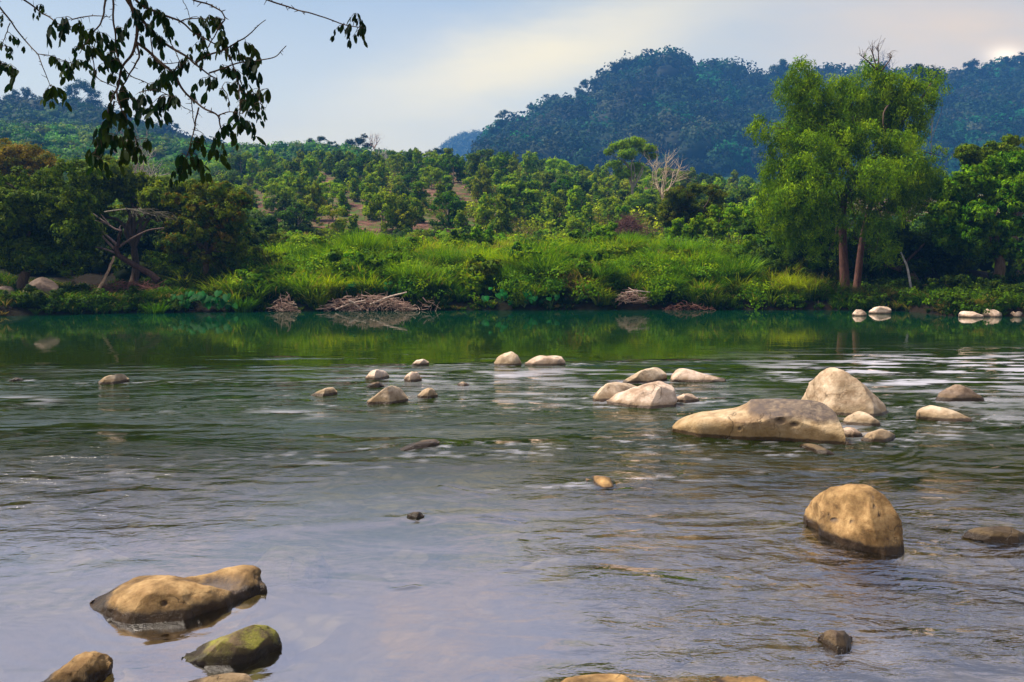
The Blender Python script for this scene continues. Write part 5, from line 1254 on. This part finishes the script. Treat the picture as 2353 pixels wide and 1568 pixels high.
hang('hooked bare twig curving down at the top centre left', [
    ([(1270, -50), (1330, 0), (1430, 30), (1500, 65), (1535, 95), (1548, 130), (1520, 170), (1470, 260), (1430, 330)], .005, .003),
    ([(1262, 10), (1290, 60), (1308, 125)], .002, .0015)], [(1400, 150, .8), (1500, 145, .9)], Y=4.9)

# ------------------------------------------------------------------ haze
mh, nth, outh = newmat('haze_air'); nh = N(nth)
vol = nh('VolumePrincipled', ins={'Color': (.09, .31, .78), 'Density': .00052, 'Anisotropy': .0})
nth.links.new(vol.outputs[0], outh.inputs['Volume'])
x0, x1, y0, y1, z0, z1 = -1150, 1350, -12, 1330, -4, 215
V = [(x0,y0,z0),(x1,y0,z0),(x1,y1,z0),(x0,y1,z0),(x0,y0,z1),(x1,y0,z1),(x1,y1,z1),(x0,y1,z1)]
Q = [(0,3,2,1),(4,5,6,7),(0,1,5,4),(1,2,6,5),(2,3,7,6),(3,0,4,7)]
tag(mesh('haze', V, Q, mh, smooth=False), 'thin blue evening haze filling the valley', 'haze', None, 'stuff')

# ------------------------------------------------------------------ light, sky, camera
SUN_EL, SUN_AZ = math.radians(58), math.radians(-80)     # azimuth measured from +Y towards +X
sd = bpy.data.lights.new('sun', 'SUN'); sd.energy = 5.0; sd.angle = math.radians(10); sd.color = (1.0, .90, .76)
so = bpy.data.objects.new('sun', sd); COL.objects.link(so)
dirv = Vector((math.sin(SUN_AZ) * math.cos(SUN_EL), math.cos(SUN_AZ) * math.cos(SUN_EL), math.sin(SUN_EL)))
so.rotation_euler = (-dirv).to_track_quat('-Z', 'Y').to_euler()

w = bpy.data.worlds.new('World'); SC.world = w; w.use_nodes = True
nt = w.node_tree
for nn_ in list(nt.nodes): nt.nodes.remove(nn_)
n = N(nt); out = nt.nodes.new('ShaderNodeOutputWorld')
sky = n('TexSky', sky_type='NISHITA', sun_disc=False, sun_elevation=SUN_EL, sun_rotation=SUN_AZ, altitude=100, air_density=1.0, dust_density=3.0, ozone_density=2.0)
bgs = n('Background', ins={'Color': sky.outputs[0], 'Strength': .04})
vec = n('TexCoord').outputs['Generated']
sep = n('SeparateXYZ', ins={0: vec}); X, Yy, Z = sep.outputs
el = n.ramp(Z, [(0, (1.5, 1.0, .38)), (.10, (1.12, .88, .46)), (.18, (.76, .73, .54)), (.29, (.39, .46, .49)), (.35, (.78, .72, .80)), (.46, (.66, .68, .86)), (.62, (.34, .35, .44)), (1, (.17, .19, .26))])
yy2 = n.math('MAXIMUM', Yy, .05)
tx = n.math('DIVIDE', X, yy2); tz = n.math('DIVIDE', Z, yy2)
cmb = n('CombineXYZ', ins={0: tx, 1: tz})
wn = n.noise(n.vmath('MULTIPLY', cmb.outputs[0], (2.0, 7.0, 1)).outputs[0], 1.6, 5, .6)
# pale warm cloud band rising to the right
dl = n.math('SUBTRACT', tz, n.math('ADD', n.math('MULTIPLY', tx, .30), .225))
dl = n.math('ADD', dl, n.math('MULTIPLY', n.math('SUBTRACT', wn, .5), .10))
gb = n.math('POWER', 2.718, n.math('MULTIPLY', n.math('MULTIPLY', dl, dl), -420.0))
gb = n.math('MULTIPLY', gb, n.maprange(tx, -.35, -.05, 0, 1)); gb = n.math('MULTIPLY', gb, n.maprange(tx, .05, .30, 1, .25)); gb = n.math('MULTIPLY', gb, n.maprange(Yy, .1, .5))
el = n.mix(n.math('MULTIPLY', gb, .85), el, (1.30, 1.02, .46))
# sun glow behind the right ridge
sx, sz = (2282 - CX) / F, (HOR - 142) / F
ddx = n.math('SUBTRACT', tx, sx); ddz = n.math('SUBTRACT', tz, sz)
stk = n.math('SUBTRACT', ddz, n.math('MULTIPLY', ddx, .75))
q1 = n.math('ADD', n.math('MULTIPLY', n.math('MULTIPLY', ddx, ddx), 9.0), n.math('MULTIPLY', n.math('MULTIPLY', ddz, ddz), 60.0))
q1 = n.math('MULTIPLY', n.math('POWER', 2.718, n.math('MULTIPLY', q1, -1.6)), n.maprange(Yy, .1, .5))
el = n.mix(n.math('MULTIPLY', q1, n.maprange(wn, .3, .65, .45, .95)), el, (1.15, .78, .34))
q2 = n.math('ADD', n.math('MULTIPLY', ddx, ddx), n.math('MULTIPLY', n.math('MULTIPLY', ddz, ddz), 4.0))
q2 = n.math('POWER', 2.718, n.math('MULTIPLY', q2, -2600.0)); q2 = n.math('MULTIPLY', q2, n.maprange(Yy, .1, .5))
el = n.mix(q2, el, (2.1, 1.6, .95))
cl = n.noise(n.vmath('MULTIPLY', vec, (1.5, 1.5, 5)).outputs[0], 2.2, 6, .6)
el = n.mix(n.maprange(cl, .45, .7, 0, .16), el, (.66, .64, .66))
el = n.mix(n.math('MULTIPLY', n.maprange(tx, .1, .6, 0, .45), n.maprange(Yy, .1, .5)), el, n.mix(1.0, el, (.74, .74, .76), 'MULTIPLY'))
el = n.mix(1.0, el, n.maprange(Yy, -.35, .2, .45, 1.0), 'MULTIPLY')  # sky behind the camera dimmed so faces turned that way come out darker
peach = n.math('MULTIPLY', n.maprange(n.noise(n.vmath('MULTIPLY', vec, (2.5, 2.5, 7)).outputs[0], 2.0, 4, .55), .50, .60, 0, .7), n.math('MULTIPLY', n.maprange(Z, .30, .36), n.maprange(Z, .60, .48)))
el = n.mix(peach, el, (1.15, .86, .70))
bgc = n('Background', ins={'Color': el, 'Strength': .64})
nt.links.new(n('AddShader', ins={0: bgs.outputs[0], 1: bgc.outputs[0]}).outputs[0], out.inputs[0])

cam = bpy.data.cameras.new('camera'); co = bpy.data.objects.new('camera', cam); COL.objects.link(co)
cam.sensor_width = 36; cam.lens = 36 * F / 2353; cam.clip_start = .05; cam.clip_end = 5000
co.location = (0, 0, HC); co.rotation_euler = (math.pi/2 - PITCH, 0, 0)
SC.camera = co
SC.view_settings.view_transform = 'Standard'; SC.view_settings.look = 'None'
SC.view_settings.exposure = 0.72; SC.view_settings.gamma = 1.0
SC.cycles.max_bounces = 8; SC.cycles.transparent_max_bounces = 12
SC.cycles.volume_bounces = 1
SC.cycles.sample_clamp_direct = 6; SC.cycles.sample_clamp_indirect = 4
SC.cycles.volume_max_steps = 64
